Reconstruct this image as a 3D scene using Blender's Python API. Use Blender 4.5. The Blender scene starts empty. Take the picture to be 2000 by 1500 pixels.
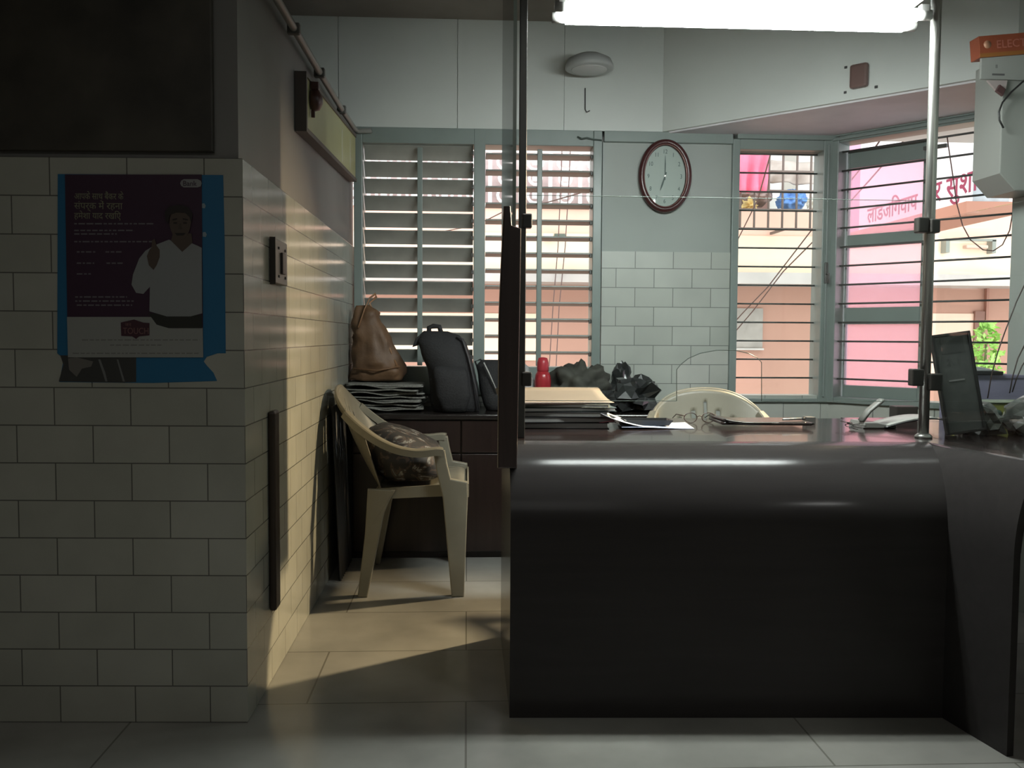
import bpy, bmesh, math, random
from mathutils import Vector, Matrix, noise
random.seed(7)
R = math.radians
C = bpy.context.scene.collection
V3 = Vector
S = bpy.context.scene

# ------------------------------------------------------------------ camera
W_, H_, F_ = 2000.0, 1500.0, 1750.0
CAMP = Vector((0, 0, 1.04))
PSI, TH, RO = math.atan(88 / F_), math.atan(92 / F_), 0.006
fw = Vector((math.sin(PSI) * math.cos(TH), math.cos(PSI) * math.cos(TH), -math.sin(TH)))
r0 = Vector((math.cos(PSI), -math.sin(PSI), 0)); u0 = r0.cross(fw)
rt = r0 * math.cos(RO) + u0 * math.sin(RO); up = u0 * math.cos(RO) - r0 * math.sin(RO)
cd = bpy.data.cameras.new('camera'); cam = bpy.data.objects.new('camera', cd); C.objects.link(cam)
cd.sensor_width = 36; cd.lens = 36 * F_ / W_; cd.clip_start = 0.05; cd.clip_end = 200
M3 = Matrix((rt, up, -fw)).transposed()
cam.matrix_world = Matrix.Translation(CAMP) @ M3.to_4x4()
S.camera = cam

def ray(px, py):
    return (fw + rt * ((px - W_ / 2) / F_) + up * ((H_ / 2 - py) / F_))
def aY(px, py, Y):
    d = ray(px, py); return CAMP + d * ((Y - CAMP.y) / d.y)
def aX(px, py, X):
    d = ray(px, py); return CAMP + d * ((X - CAMP.x) / d.x)
def aZ(px, py, Z):
    d = ray(px, py); return CAMP + d * ((Z - CAMP.z) / d.z)
def aP(px, py, P, N):
    d = ray(px, py); return CAMP + d * ((P - CAMP).dot(N) / d.dot(N))

# ------------------------------------------------------------------ world, lights, exposure
wd = bpy.data.worlds.new('world'); S.world = wd; wd.use_nodes = True
nt = wd.node_tree; nt.nodes.clear()
bg = nt.nodes.new('ShaderNodeBackground'); wo = nt.nodes.new('ShaderNodeOutputWorld')
bg.inputs[0].default_value = (0.93, 0.97, 1.0, 1); bg.inputs[1].default_value = 3.2
nt.links.new(bg.outputs[0], wo.inputs[0])
TUBE = 135.0
def area(name, loc, target, sx, sy, power, col, spread=180):
    l = bpy.data.lights.new(name, 'AREA'); l.shape = 'RECTANGLE'; l.size = sx; l.size_y = sy
    l.energy = power; l.color = col; l.spread = R(spread)
    o = bpy.data.objects.new(name, l); C.objects.link(o); o.location = loc
    o.rotation_euler = (Vector(target) - Vector(loc)).to_track_quat('-Z', 'Y').to_euler()
    return o
# small warm lamp added inside the bay window, standing in for daylight
_a = aZ(975, 1243, 0); _b = aZ(524, 1343, 0); _d = (_a - _b).normalized()
_p = _a + _d * ((2.06 - _a.x) / _d.x); _p.z = 1.93
area('bay_warm_fill', _p, (-0.57, 2.66, 0.36), 0.09, 0.16, 14.0, (1.0, 0.77, 0.45), 52)
# large soft fill lamp added behind the camera to lift the dark lobby
area('lobby_fill', (-.4, -.9, 2.6), (-.4, -.9, 0), 2.4, 1.6, 13.0, (1.0, .99, .93))
area('lobby_tube_lamp', (2.2, -.3, 2.5), (2.2, -.3, 0), .5, .05, 12.0, (1.0, 1.0, .97))
v = S.view_settings
v.view_transform = 'Standard'; v.look = 'None'; v.gamma = 1.0; v.use_curve_mapping = False; v.exposure = 0.0
cy = S.cycles
cy.use_denoising = True; cy.max_bounces = 7; cy.diffuse_bounces = 4; cy.glossy_bounces = 4
cy.transparent_max_bounces = 16; cy.transmission_bounces = 4; cy.sample_clamp_indirect = 4.0
cy.caustics_reflective = False; cy.caustics_refractive = False

# ------------------------------------------------------------------ materials
def mat(name, col, rough=0.5, metal=0.0, var=0.0, vs=8.0, bump=0.0, bs=40.0, emit=0.0, spec=0.5, coat=0.0, trans=0.0):
    m = bpy.data.materials.new(name); m.use_nodes = True
    n = m.node_tree.nodes; L = m.node_tree.links; b = n['Principled BSDF']
    b.inputs['Base Color'].default_value = (*col, 1); b.inputs['Roughness'].default_value = rough
    b.inputs['Metallic'].default_value = metal; b.inputs['Specular IOR Level'].default_value = spec
    b.inputs['Coat Weight'].default_value = coat
    if emit: b.inputs['Emission Color'].default_value = (*col, 1); b.inputs['Emission Strength'].default_value = emit
    if trans: b.inputs['Transmission Weight'].default_value = trans
    tc = n.new('ShaderNodeTexCoord')
    if var:
        t = n.new('ShaderNodeTexNoise'); t.inputs['Scale'].default_value = vs; t.inputs['Detail'].default_value = 4
        L.new(tc.outputs['Object'], t.inputs['Vector'])
        mr = n.new('ShaderNodeMapRange'); mr.inputs['From Min'].default_value = .3; mr.inputs['From Max'].default_value = .7
        mr.inputs['To Min'].default_value = 1 - var; mr.inputs['To Max'].default_value = 1 + var
        L.new(t.outputs['Fac'], mr.inputs['Value'])
        vm = n.new('ShaderNodeVectorMath'); vm.operation = 'SCALE'; vm.inputs[0].default_value = col
        L.new(mr.outputs[0], vm.inputs['Scale']); L.new(vm.outputs[0], b.inputs['Base Color'])
    if bump:
        t = n.new('ShaderNodeTexNoise'); t.inputs['Scale'].default_value = bs; t.inputs['Detail'].default_value = 5
        L.new(tc.outputs['Object'], t.inputs['Vector'])
        bp = n.new('ShaderNodeBump'); bp.inputs['Strength'].default_value = bump; bp.inputs['Distance'].default_value = .01
        L.new(t.outputs['Fac'], bp.inputs['Height']); L.new(bp.outputs[0], b.inputs['Normal'])
    return m

def brick_mat(name, c1, c2, mortar, bw, rh, ms, rough, ox=0.0, oy=0.0, floor=False, oz=0.0, bump=.12, coat=0.0):
    m = bpy.data.materials.new(name); m.use_nodes = True
    n = m.node_tree.nodes; L = m.node_tree.links; b = n['Principled BSDF']
    g = n.new('ShaderNodeNewGeometry')
    sp = n.new('ShaderNodeSeparateXYZ'); L.new(g.outputs['Position'], sp.inputs[0])
    cb = n.new('ShaderNodeCombineXYZ')
    def add(sock, val):
        a = n.new('ShaderNodeMath'); a.operation = 'ADD'; a.inputs[1].default_value = val; L.new(sock, a.inputs[0]); return a.outputs[0]
    if floor:
        L.new(add(sp.outputs['X'], 10 - ox), cb.inputs[0]); L.new(add(sp.outputs['Y'], 10 - oy), cb.inputs[1])
    else:
        sn = n.new('ShaderNodeSeparateXYZ'); L.new(g.outputs['True Normal'], sn.inputs[0])
        ab = n.new('ShaderNodeMath'); ab.operation = 'ABSOLUTE'; L.new(sn.outputs['X'], ab.inputs[0])
        gt = n.new('ShaderNodeMath'); gt.operation = 'GREATER_THAN'; gt.inputs[1].default_value = .8; L.new(ab.outputs[0], gt.inputs[0])
        mx = n.new('ShaderNodeMix'); mx.data_type = 'FLOAT'; L.new(gt.outputs[0], mx.inputs['Factor'])
        L.new(add(sp.outputs['X'], 10 - ox), mx.inputs['A']); L.new(add(sp.outputs['Y'], 10 - oy), mx.inputs['B'])
        L.new(mx.outputs['Result'], cb.inputs[0]); L.new(add(sp.outputs['Z'], 2 - oz), cb.inputs[1])
    br = n.new('ShaderNodeTexBrick'); L.new(cb.outputs[0], br.inputs['Vector'])
    br.offset = .5; br.squash = 1
    br.inputs['Color1'].default_value = (*c1, 1); br.inputs['Color2'].default_value = (*c2, 1); br.inputs['Mortar'].default_value = (*mortar, 1)
    br.inputs['Scale'].default_value = 1; br.inputs['Mortar Size'].default_value = ms; br.inputs['Mortar Smooth'].default_value = .2
    br.inputs['Brick Width'].default_value = bw; br.inputs['Row Height'].default_value = rh
    ns = n.new('ShaderNodeTexNoise'); ns.inputs['Scale'].default_value = 5 if not floor else 2.5; ns.inputs['Detail'].default_value = 6
    L.new(g.outputs['Position'], ns.inputs['Vector'])
    mr = n.new('ShaderNodeMapRange'); mr.inputs['From Min'].default_value = .3; mr.inputs['From Max'].default_value = .7
    k = .08 if not floor else .22
    mr.inputs['To Min'].default_value = 1 - k; mr.inputs['To Max'].default_value = 1 + k
    L.new(ns.outputs['Fac'], mr.inputs['Value'])
    vm = n.new('ShaderNodeVectorMath'); vm.operation = 'SCALE'; L.new(br.outputs['Color'], vm.inputs[0]); L.new(mr.outputs[0], vm.inputs['Scale'])
    L.new(vm.outputs[0], b.inputs['Base Color']); b.inputs['Roughness'].default_value = rough
    b.inputs['Coat Weight'].default_value = coat
    bp = n.new('ShaderNodeBump'); bp.invert = True; bp.inputs['Strength'].default_value = bump; bp.inputs['Distance'].default_value = .003
    L.new(br.outputs['Fac'], bp.inputs['Height']); L.new(bp.outputs[0], b.inputs['Normal'])
    return m

def glass_mat(name, tint=(1, 1, 1), rough=0.0, ior=1.45, strength=1.0):
    m = bpy.data.materials.new(name); m.use_nodes = True
    n = m.node_tree.nodes; L = m.node_tree.links; n.clear()
    o = n.new('ShaderNodeOutputMaterial'); t = n.new('ShaderNodeBsdfTransparent'); t.inputs[0].default_value = (*tint, 1)
    g = n.new('ShaderNodeBsdfGlossy'); g.inputs['Roughness'].default_value = rough
    f = n.new('ShaderNodeFresnel'); gg = n.new('ShaderNodeNewGeometry'); mi = n.new('ShaderNodeMix'); mi.data_type = 'FLOAT'
    mi.inputs['A'].default_value = ior; mi.inputs['B'].default_value = 1 / ior; L.new(gg.outputs['Backfacing'], mi.inputs['Factor']); L.new(mi.outputs['Result'], f.inputs[0])
    ml = n.new('ShaderNodeMath'); ml.operation = 'MULTIPLY'; ml.inputs[1].default_value = strength; L.new(f.outputs[0], ml.inputs[0])
    mx = n.new('ShaderNodeMixShader'); L.new(ml.outputs[0], mx.inputs[0]); L.new(t.outputs[0], mx.inputs[1]); L.new(g.outputs[0], mx.inputs[2])
    L.new(mx.outputs[0], o.inputs[0]); return m

def wood_mat(name, c1, c2, rough=.3, axis='Z', coat=0.0, spec=.5):
    m = bpy.data.materials.new(name); m.use_nodes = True
    n = m.node_tree.nodes; L = m.node_tree.links; b = n['Principled BSDF']
    tc = n.new('ShaderNodeTexCoord'); mp = n.new('ShaderNodeMapping')
    sc = {'Z': (14, 14, 1.2), 'X': (1.2, 14, 14), 'Y': (14, 1.2, 14)}[axis]
    mp.inputs['Scale'].default_value = sc; L.new(tc.outputs['Object'], mp.inputs[0])
    t = n.new('ShaderNodeTexNoise'); t.inputs['Scale'].default_value = 1.6; t.inputs['Detail'].default_value = 8; t.inputs['Distortion'].default_value = 1.2
    L.new(mp.outputs[0], t.inputs['Vector'])
    cr = n.new('ShaderNodeValToRGB'); cr.color_ramp.elements[0].color = (*c1, 1); cr.color_ramp.elements[1].color = (*c2, 1)
    cr.color_ramp.elements[0].position = .3; cr.color_ramp.elements[1].position = .7
    L.new(t.outputs['Fac'], cr.inputs[0]); L.new(cr.outputs[0], b.inputs['Base Color'])
    b.inputs['Roughness'].default_value = rough; b.inputs['Coat Weight'].default_value = coat; b.inputs['Specular IOR Level'].default_value = spec
    return m

XL = -0.585; YP = 2.39; YB = 4.65; ZC = 2.645
TILE = brick_mat('wall_tiles', (.36, .36, .31), (.40, .40, .345), (.12, .12, .105), .2, .1, .0018, .17, ox=XL, oy=YP)
TILEB = brick_mat('back_wall_tiles', (.42, .44, .40), (.46, .48, .44), (.16, .17, .155), .2, .1, .002, .3, ox=.772, oy=YP)
FLOOR = brick_mat('marble_floor', (.27, .265, .24), (.32, .315, .29), (.16, .155, .135), .9, .42, .003, .16, ox=.1, oy=3.27, floor=True, bump=.1)
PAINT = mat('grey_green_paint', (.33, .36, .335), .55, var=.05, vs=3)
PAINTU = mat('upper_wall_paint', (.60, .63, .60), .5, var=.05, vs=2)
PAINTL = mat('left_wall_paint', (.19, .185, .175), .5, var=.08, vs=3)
CEIL = mat('ceiling_board', (.23, .20, .175), .6, var=.12, vs=4)
DARKP = mat('dark_brown_cladding', (.05, .044, .034), .5, var=.5, vs=5)
SOFF = mat('soffit_paint', (.62, .60, .62), .6, var=.05)
FRAME = mat('green_grey_frame_paint', (.21, .25, .235), .35, var=.06, vs=6)
SLAT = mat('louvre_slat_paint', (.27, .275, .25), .4, var=.1, vs=10)
IRON = mat('iron_bars', (.09, .09, .085), .5, metal=.3)
STEEL = mat('brushed_steel', (.50, .50, .47), .34, metal=.85)
DSTEEL = mat('dull_dark_steel', (.11, .11, .105), .35, metal=.7)
CLAMPM = mat('dark_clamp_plastic', (.045, .042, .038), .4)
DWOOD = wood_mat('dark_wood', (.035, .024, .022), (.055, .036, .033), .3, 'Z')
CTOP = wood_mat('counter_laminate', (.020, .013, .012), (.032, .021, .020), .16, 'X', coat=.3)
CFRONT = wood_mat('counter_front_laminate', (.033, .030, .0295), (.037, .034, .033), .16, 'X', spec=.10)
CABW = wood_mat('cabinet_wood', (.012, .007, .006), (.022, .013, .011), .28, 'Z')
GLASS = glass_mat('clear_glass', (.97, .985, .98))
GEDGE = mat('glass_edge_green', (.35, .42, .38), .2, trans=.3)
PINKG = glass_mat('pink_glass', (1.0, .81, .89), .05, 1.5, 1.0)
def frost(m, col, f):
    n = m.node_tree.nodes; L = m.node_tree.links
    src = [x for x in n if x.type == 'MIX_SHADER'][0]; out = [x for x in n if x.type == 'OUTPUT_MATERIAL'][0]
    t = n.new('ShaderNodeBsdfTranslucent'); t.inputs[0].default_value = (*col, 1); mx = n.new('ShaderNodeMixShader'); mx.inputs[0].default_value = f
    L.new(src.outputs[0], mx.inputs[1]); L.new(t.outputs[0], mx.inputs[2]); L.new(mx.outputs[0], out.inputs[0])
frost(PINKG, (.95, .70, .78), .25)
CHAIRP = mat('cream_plastic', (.215, .20, .155), .38, var=.12, vs=6, spec=.4)
BLACK = mat('black_fabric', (.009, .009, .010), .8, bump=.3, bs=120)
BLACKP = mat('black_plastic', (.014, .014, .015), .3)
GREYW = mat('white_plastic', (.55, .56, .52), .4)
PAPER = mat('white_paper', (.66, .67, .66), .7)

# ------------------------------------------------------------------ mesh builder
class MB:
    def __init__(s): s.bm = bmesh.new()
    def _mv(s, vs, m):
        for w in vs: w.co = m @ w.co
    def box(s, a, b, bev=0.0, mtx=None, seg=2):
        a = Vector(a); b = Vector(b)
        lo = Vector([min(a[i], b[i]) for i in range(3)]); hi = Vector([max(a[i], b[i]) for i in range(3)])
        r = bmesh.ops.create_cube(s.bm, size=1); vs = r['verts']
        c = (lo + hi) / 2; d = hi - lo
        for w in vs: w.co = Vector((w.co.x * d.x + c.x, w.co.y * d.y + c.y, w.co.z * d.z + c.z))
        if bev > 0:
            es = list({e for w in vs for e in w.link_edges})
            r2 = bmesh.ops.bevel(s.bm, geom=es, offset=bev, segments=seg, affect='EDGES', profile=.5)
            vs = list({w for f in r2['faces'] for w in f.verts} | {w for w in vs if w.is_valid})
        if mtx is not None: s._mv(vs, mtx)
        return s
    def prism(s, pts, n, bev=0.0):
        """pts: 3D polygon, n: extrusion vector"""
        n = Vector(n); vs = [s.bm.verts.new(Vector(p)) for p in pts]; ws = [s.bm.verts.new(Vector(p) + n) for p in pts]
        fs = [s.bm.faces.new(vs), s.bm.faces.new(list(reversed(ws)))]
        k = len(pts)
        for i in range(k): fs.append(s.bm.faces.new((vs[(i + 1) % k], vs[i], ws[i], ws[(i + 1) % k])))
        bmesh.ops.recalc_face_normals(s.bm, faces=fs)
        if bev > 0:
            es = list({e for f in fs[:2] for e in f.edges})
            bmesh.ops.bevel(s.bm, geom=es, offset=bev, segments=2, affect='EDGES', profile=.5)
        return s
    def tube(s, pts, r, n=8, cap=True, sq=1.0):
        pts = [Vector(p) for p in pts]; rings = []
        rr = r if isinstance(r, (list, tuple)) else [r] * len(pts)
        ref = None
        for i, p in enumerate(pts):
            t = (pts[min(i + 1, len(pts) - 1)] - pts[max(i - 1, 0)]).normalized()
            if ref is None: ref = Vector((0, 0, 1)) if abs(t.z) < .9 else Vector((1, 0, 0))
            a = t.cross(ref).normalized(); b = a.cross(t).normalized(); ref = b
            rings.append([s.bm.verts.new(p + (a * math.cos(2 * math.pi * k / n) + b * math.sin(2 * math.pi * k / n) * sq) * rr[i]) for k in range(n)])
        fs = []
        for i in range(len(rings) - 1):
            for k in range(n): fs.append(s.bm.faces.new((rings[i][k], rings[i][(k + 1) % n], rings[i + 1][(k + 1) % n], rings[i + 1][k])))
        if cap: fs.append(s.bm.faces.new(rings[0])); fs.append(s.bm.faces.new(rings[-1]))
        for f in fs: f.smooth = True
        bmesh.ops.recalc_face_normals(s.bm, faces=fs); return s
    def sweep(s, pts, prof, upv=(0, 0, 1), closed=False):
        """prof: list of (side, up) offsets"""
        pts = [Vector(p) for p in pts]; U = Vector(upv); rings = []; N = len(pts)
        for i, p in enumerate(pts):
            if closed: t = (pts[(i + 1) % N] - pts[i - 1]).normalized()
            else: t = (pts[min(i + 1, N - 1)] - pts[max(i - 1, 0)]).normalized()
            a = t.cross(U).normalized(); b = a.cross(t).normalized()
            rings.append([s.bm.verts.new(p + a * q[0] + b * q[1]) for q in prof])
        fs = []; k = len(prof)
        for i in range(N if closed else N - 1):
            A = rings[i]; B = rings[(i + 1) % N]
            for j in range(k): fs.append(s.bm.faces.new((A[j], A[(j + 1) % k], B[(j + 1) % k], B[j])))
        if not closed: fs.append(s.bm.faces.new(rings[0])); fs.append(s.bm.faces.new(rings[-1]))
        for f in fs: f.smooth = True
        bmesh.ops.recalc_face_normals(s.bm, faces=fs); return s
    def lathe(s, prof, c=(0, 0, 0), n=24, sx=1.0, sy=1.0):
        rings = []
        for (r, z) in prof:
            rings.append([s.bm.verts.new((c[0] + max(r, 1e-4) * sx * math.cos(2 * math.pi * k / n), c[1] + max(r, 1e-4) * sy * math.sin(2 * math.pi * k / n), c[2] + z)) for k in range(n)])
        fs = []
        for i in range(len(rings) - 1):
            for k in range(n): fs.append(s.bm.faces.new((rings[i][k], rings[i][(k + 1) % n], rings[i + 1][(k + 1) % n], rings[i + 1][k])))
        fs.append(s.bm.faces.new(rings[0])); fs.append(s.bm.faces.new(rings[-1]))
        for f in fs: f.smooth = True
        bmesh.ops.recalc_face_normals(s.bm, faces=fs); return s
    def loft(s, secs, n=28, e=3.0, amp=0.0, fr=6.0, seed=0, cap=True, ridge=0.0):
        """secs: (z, cx, cy, rx, ry) superellipse rings, crumpled by noise"""
        rings = []
        m = 3
        full = []
        for i in range(len(secs) - 1):
            for j in range(m):
                t = j / m; full.append([a * (1 - t) + b * t for a, b in zip(secs[i], secs[i + 1])])
        full.append(list(secs[-1]))
        for (z, cx, cy_, rx, ry) in full:
            ring = []
            for k in range(n):
                a = 2 * math.pi * k / n; c, q = math.cos(a), math.sin(a)
                x = math.copysign(abs(c) ** (2 / e), c) * rx; y = math.copysign(abs(q) ** (2 / e), q) * ry
                p = Vector((cx + x, cy_ + y, z))
                if amp:
                    d = noise.noise(p * fr + Vector((seed, 0, 0))) + .5 * noise.noise(p * fr * 2.3 + Vector((0, seed, 0)))
                    if ridge: d += ridge * (abs(noise.noise(p * fr * 1.3 + Vector((0, 0, seed)))) - .2) * 2
                    o = Vector((x, y, 0)); o = o.normalized() if o.length > 1e-6 else Vector((1, 0, 0))
                    p += o * amp * d + Vector((0, 0, amp * .4 * noise.noise(p * fr * .7)))
                ring.append(s.bm.verts.new(p))
            rings.append(ring)
        fs = []
        for i in range(len(rings) - 1):
            for k in range(n): fs.append(s.bm.faces.new((rings[i][k], rings[i][(k + 1) % n], rings[i + 1][(k + 1) % n], rings[i + 1][k])))
        if cap: fs.append(s.bm.faces.new(rings[0])); fs.append(s.bm.faces.new(rings[-1]))
        for f in fs: f.smooth = True
        bmesh.ops.recalc_face_normals(s.bm, faces=fs); return s
    def grid(s, fn, nu, nv, th=0.0, skip=None):
        g = [[Vector(fn(i / nu, j / nv)) for j in range(nv + 1)] for i in range(nu + 1)]
        V = [[s.bm.verts.new(g[i][j]) for j in range(nv + 1)] for i in range(nu + 1)]
        fs = []
        for i in range(nu):
            for j in range(nv):
                if skip and skip((i + .5) / nu, (j + .5) / nv): continue
                fs.append(s.bm.faces.new((V[i][j], V[i + 1][j], V[i + 1][j + 1], V[i][j + 1])))
        for row in V:
            for w in row:
                if not w.link_faces: s.bm.verts.remove(w)
        for f in fs: f.smooth = True
        bmesh.ops.recalc_face_normals(s.bm, faces=fs)
        if th:
            bmesh.ops.solidify(s.bm, geom=fs, thickness=th)
        return s
    def build(s, name, m, parent=None, smooth=None, mods=None):
        me = bpy.data.meshes.new(name); bmesh.ops.remove_doubles(s.bm, verts=s.bm.verts, dist=1e-6)
        s.bm.to_mesh(me); s.bm.free(); me.materials.append(m)
        if smooth is not None:
            for p in me.polygons: p.use_smooth = smooth
        o = bpy.data.objects.new(name, me); C.objects.link(o)
        if parent is not None: o.parent = parent
        return o
def tag(o, label=None, cat=None, group=None, kind=None):
    if label: o['label'] = label
    if cat: o['category'] = cat
    if group: o['group'] = group
    if kind: o['kind'] = kind
    return o
def thing(name, label, cat, loc=(0, 0, 0), rz=0.0, group=None):
    o = bpy.data.objects.new(name, None); C.objects.link(o); o.location = loc; o.rotation_euler = (0, 0, rz)
    o.empty_display_size = .1
    return tag(o, label, cat, group)
def struct(o): o['kind'] = 'structure'; return o
def origin(o, p):
    """put a parentless mesh's origin at p (its base)"""
    p = Vector(p)
    o.data.transform(Matrix.Translation(-p)); o.location = p; return o
def text(name, body, size, m, parent, mtx, depth=.0008, align='LEFT', bold=0.0, sx=1.0):
    cu = bpy.data.curves.new(name, 'FONT'); cu.body = body; cu.size = size; cu.extrude = depth; cu.align_x = align; cu.offset = bold
    cu.resolution_u = 3
    t = bpy.data.objects.new(name, cu); C.objects.link(t)
    dg = bpy.context.evaluated_depsgraph_get(); me = bpy.data.meshes.new_from_object(t.evaluated_get(dg))
    bpy.data.objects.remove(t); me.transform(mtx @ Matrix.Diagonal((sx, 1, 1, 1)))
    me.name = name; me.materials.clear(); me.materials.append(m)
    o = bpy.data.objects.new(name, me); C.objects.link(o)
    if parent is not None: o.parent = parent
    return o
def basis(o, x, y, z):
    m = Matrix((x, y, z)).transposed().to_4x4(); m.translation = o; return m

def fin(root):
    """parts were modelled in room coordinates: move them into their thing's own frame"""
    m = (Matrix.Translation(root.location) @ root.rotation_euler.to_matrix().to_4x4()).inverted()
    seen = set()
    def go(o):
        for c in o.children:
            if c.type == 'MESH' and c.data.name not in seen: c.data.transform(m); seen.add(c.data.name)
            go(c)
    go(root); return root

# ================================================================== THE ROOM
# floor, ceiling and the closed shell behind the camera
o = MB().box((-3.4, -2.6, -.12), (4.0, 4.9, 0)).build('floor', FLOOR); struct(o)
o = MB().box((-3.4, -2.6, ZC), (4.0, 4.9, ZC + .12)).build('ceiling', CEIL); struct(o)
SHELL = mat('dim_lobby_paint', (.16, .16, .14), .7, var=.1)
o = MB().box((-3.4, -2.6, 0), (3.2, -2.48, ZC)).build('wall_rear', SHELL); struct(o)
o = MB().box((-3.4, -2.48, 0), (-3.28, 2.5, ZC)).build('wall_far_left', SHELL); struct(o)
# tiled pillar block on the left (front face turned 2.3 degrees) with its painted and clad upper wall
k = math.tan(R(2.3))
def foot(x0, ins=0.0):
    return [(x0 - ins, YP + ins, 0), (x0 - ins, YB + .12, 0), (-3.4, YB + .12, 0), (-3.4, YP + ins + k * (x0 + 3.4), 0)]
o = MB().prism([V3(p) for p in foot(XL)], (0, 0, 1.5), bev=.003).build('wall_left', TILE); struct(o)
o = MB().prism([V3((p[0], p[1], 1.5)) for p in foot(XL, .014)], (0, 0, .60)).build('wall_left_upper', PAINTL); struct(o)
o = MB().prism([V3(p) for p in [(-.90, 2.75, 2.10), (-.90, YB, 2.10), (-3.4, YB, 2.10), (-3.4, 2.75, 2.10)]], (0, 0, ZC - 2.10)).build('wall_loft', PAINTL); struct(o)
xk = -.66
o = MB().prism([V3((xk, YP - .006 - k * (xk - XL) , 1.515)), V3((-3.3, YP - .006 - k * (-3.3 - XL), 1.515)), V3((-3.3, YP - .006 - k * (-3.3 - XL), ZC)), V3((xk, YP - .006 - k * (xk - XL), ZC))], (0, .02, 0), bev=.004).build('wall_front_cladding', DARKP); struct(o)
# rear wall
YT = YB + .12
def wb(name, x0, x1, z0, z1, m, dy=0.0):
    o = MB().box((x0, YB + dy, z0), (x1, YT, z1)).build(name, m); return struct(o)
wb('wall_back_sill', XL - .1, 1.96, 0, .74, TILEB)
wb('wall_back_pier_tiles', .697, 1.372, .74, 1.487, TILEB)
wb('wall_back_pier', .697, 1.372, 1.487, 2.055, PAINT, .008)
mb = MB()
for a, b in ((-.92, -.655), (-.652, -.055), (-.052, .49), (.493, 1.06)):
    mb.box((a, YB - .012, 2.10), (b, YT, ZC))
mb.box((1.063, YB - .012, 2.10), (2.1, YT, ZC)); mb.box((-.9, YB - .004, 2.1), (1.06, YT, ZC))
o = mb.build('wall_back_upper', PAINTU); struct(o)
# bay: rear corner at BC, wall runs 41 degrees towards the near right
BC = aY(1625, 500, YB); BC.z = 0
bd = V3((.656, -.755, 0)).normalized(); bn = V3((-.755, -.656, 0)).normalized()   # bn points into the room
def bay(t, off=0.0, z=0.0): return BC + bd * t + bn * off + V3((0, 0, z))
def bayp(px, py, off=0.0):
    q = aP(px, py, BC + bn * off, bn); return (q - BC).dot(bd), q.z
def bbox(mb, t0, t1, o0, o1, z0, z1, bev=0.0):
    m = basis(BC, bd, -bn, V3((0, 0, 1)))
    return mb.box((t0, -o0, z0), (t1, -o1, z1), bev, m)
TE = bayp(1985, 500)[0]
SILL = .735
mb = MB(); bbox(mb, 0, TE + .3, 0, -.12, 0, SILL - .02); o = mb.build('wall_bay_sill', TILEB); struct(o)
mb = MB(); bbox(mb, TE + .03, TE + .45, 0, -.12, SILL - .02, ZC); o = mb.build('wall_bay_end', PAINT); struct(o)
# lowered beam running diagonally in front of the bay, with its soffit
b0 = aZ(1290, 262, 2.10); b1 = b0 + V3((.705, -.71, 0)) * 1.75
o = MB().prism([V3((b0.x, YB - .015, 2.101)), b1 + V3((0, 0, .001)), V3((b1.x + .7, b1.y + .2, 2.101)), V3((3.2, YT, 2.101)), V3((b0.x, YT, 2.101))], (0, 0, ZC - 2.101)).build('wall_bay_beam', PAINTU); struct(o)
o = MB().prism([V3((b0.x + .03, YB - .017, 2.093)), b1 + V3((.0, .03, -.007)), V3((b1.x + .7, b1.y + .2, 2.093)), V3((2.9, 4.0, 2.093)), V3((BC.x, YT, 2.093))], (0, 0, .008)).build('soffit_bay', SOFF); struct(o)
# right hand walls
o = MB().box((2.12, 2.115, 0), (2.24, 3.42, ZC)).build('wall_right', PAINT); struct(o)
o = MB().box((1.402, 1.5, 0), (1.50, 2.114, ZC)).build('wall_right_front', mat('pale_lobby_wall', (.30, .30, .27), .45, var=.05)); struct(o)
o = MB().box((1.50, 1.99, 0), (3.2, 2.114, ZC)).build('wall_right_return', PAINT); struct(o)
o = MB().box((3.2, -2.6, 0), (3.32, 2.114, ZC)).build('wall_far_right', SHELL); struct(o)
q = bay(TE + .45); o = MB().prism([V3((2.12, 3.42, 0)), V3((2.24, 3.42, 0)), V3((q.x + .1, q.y, 0)), V3((q.x - .05, q.y - .02, 0))], (0, 0, ZC)).build('wall_right_splay', PAINT); struct(o)

# ------------------------------------------------------------------ windows
def frame_box(mb, x0, x1, z0, z1, y0, y1, w, wb_=None, wt=None):
    wb_ = wb_ or w; wt = wt or w
    mb.box((x0, y0, z0), (x0 + w, y1, z1), .003); mb.box((x1 - w, y0, z0), (x1, y1, z1), .003)
    mb.box((x0 + w, y0 + .001, z0), (x1 - w, y1, z0 + wb_), .003); mb.box((x0 + w, y0 + .001, z1 - wt), (x1 - w, y1, z1), .003)
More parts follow.
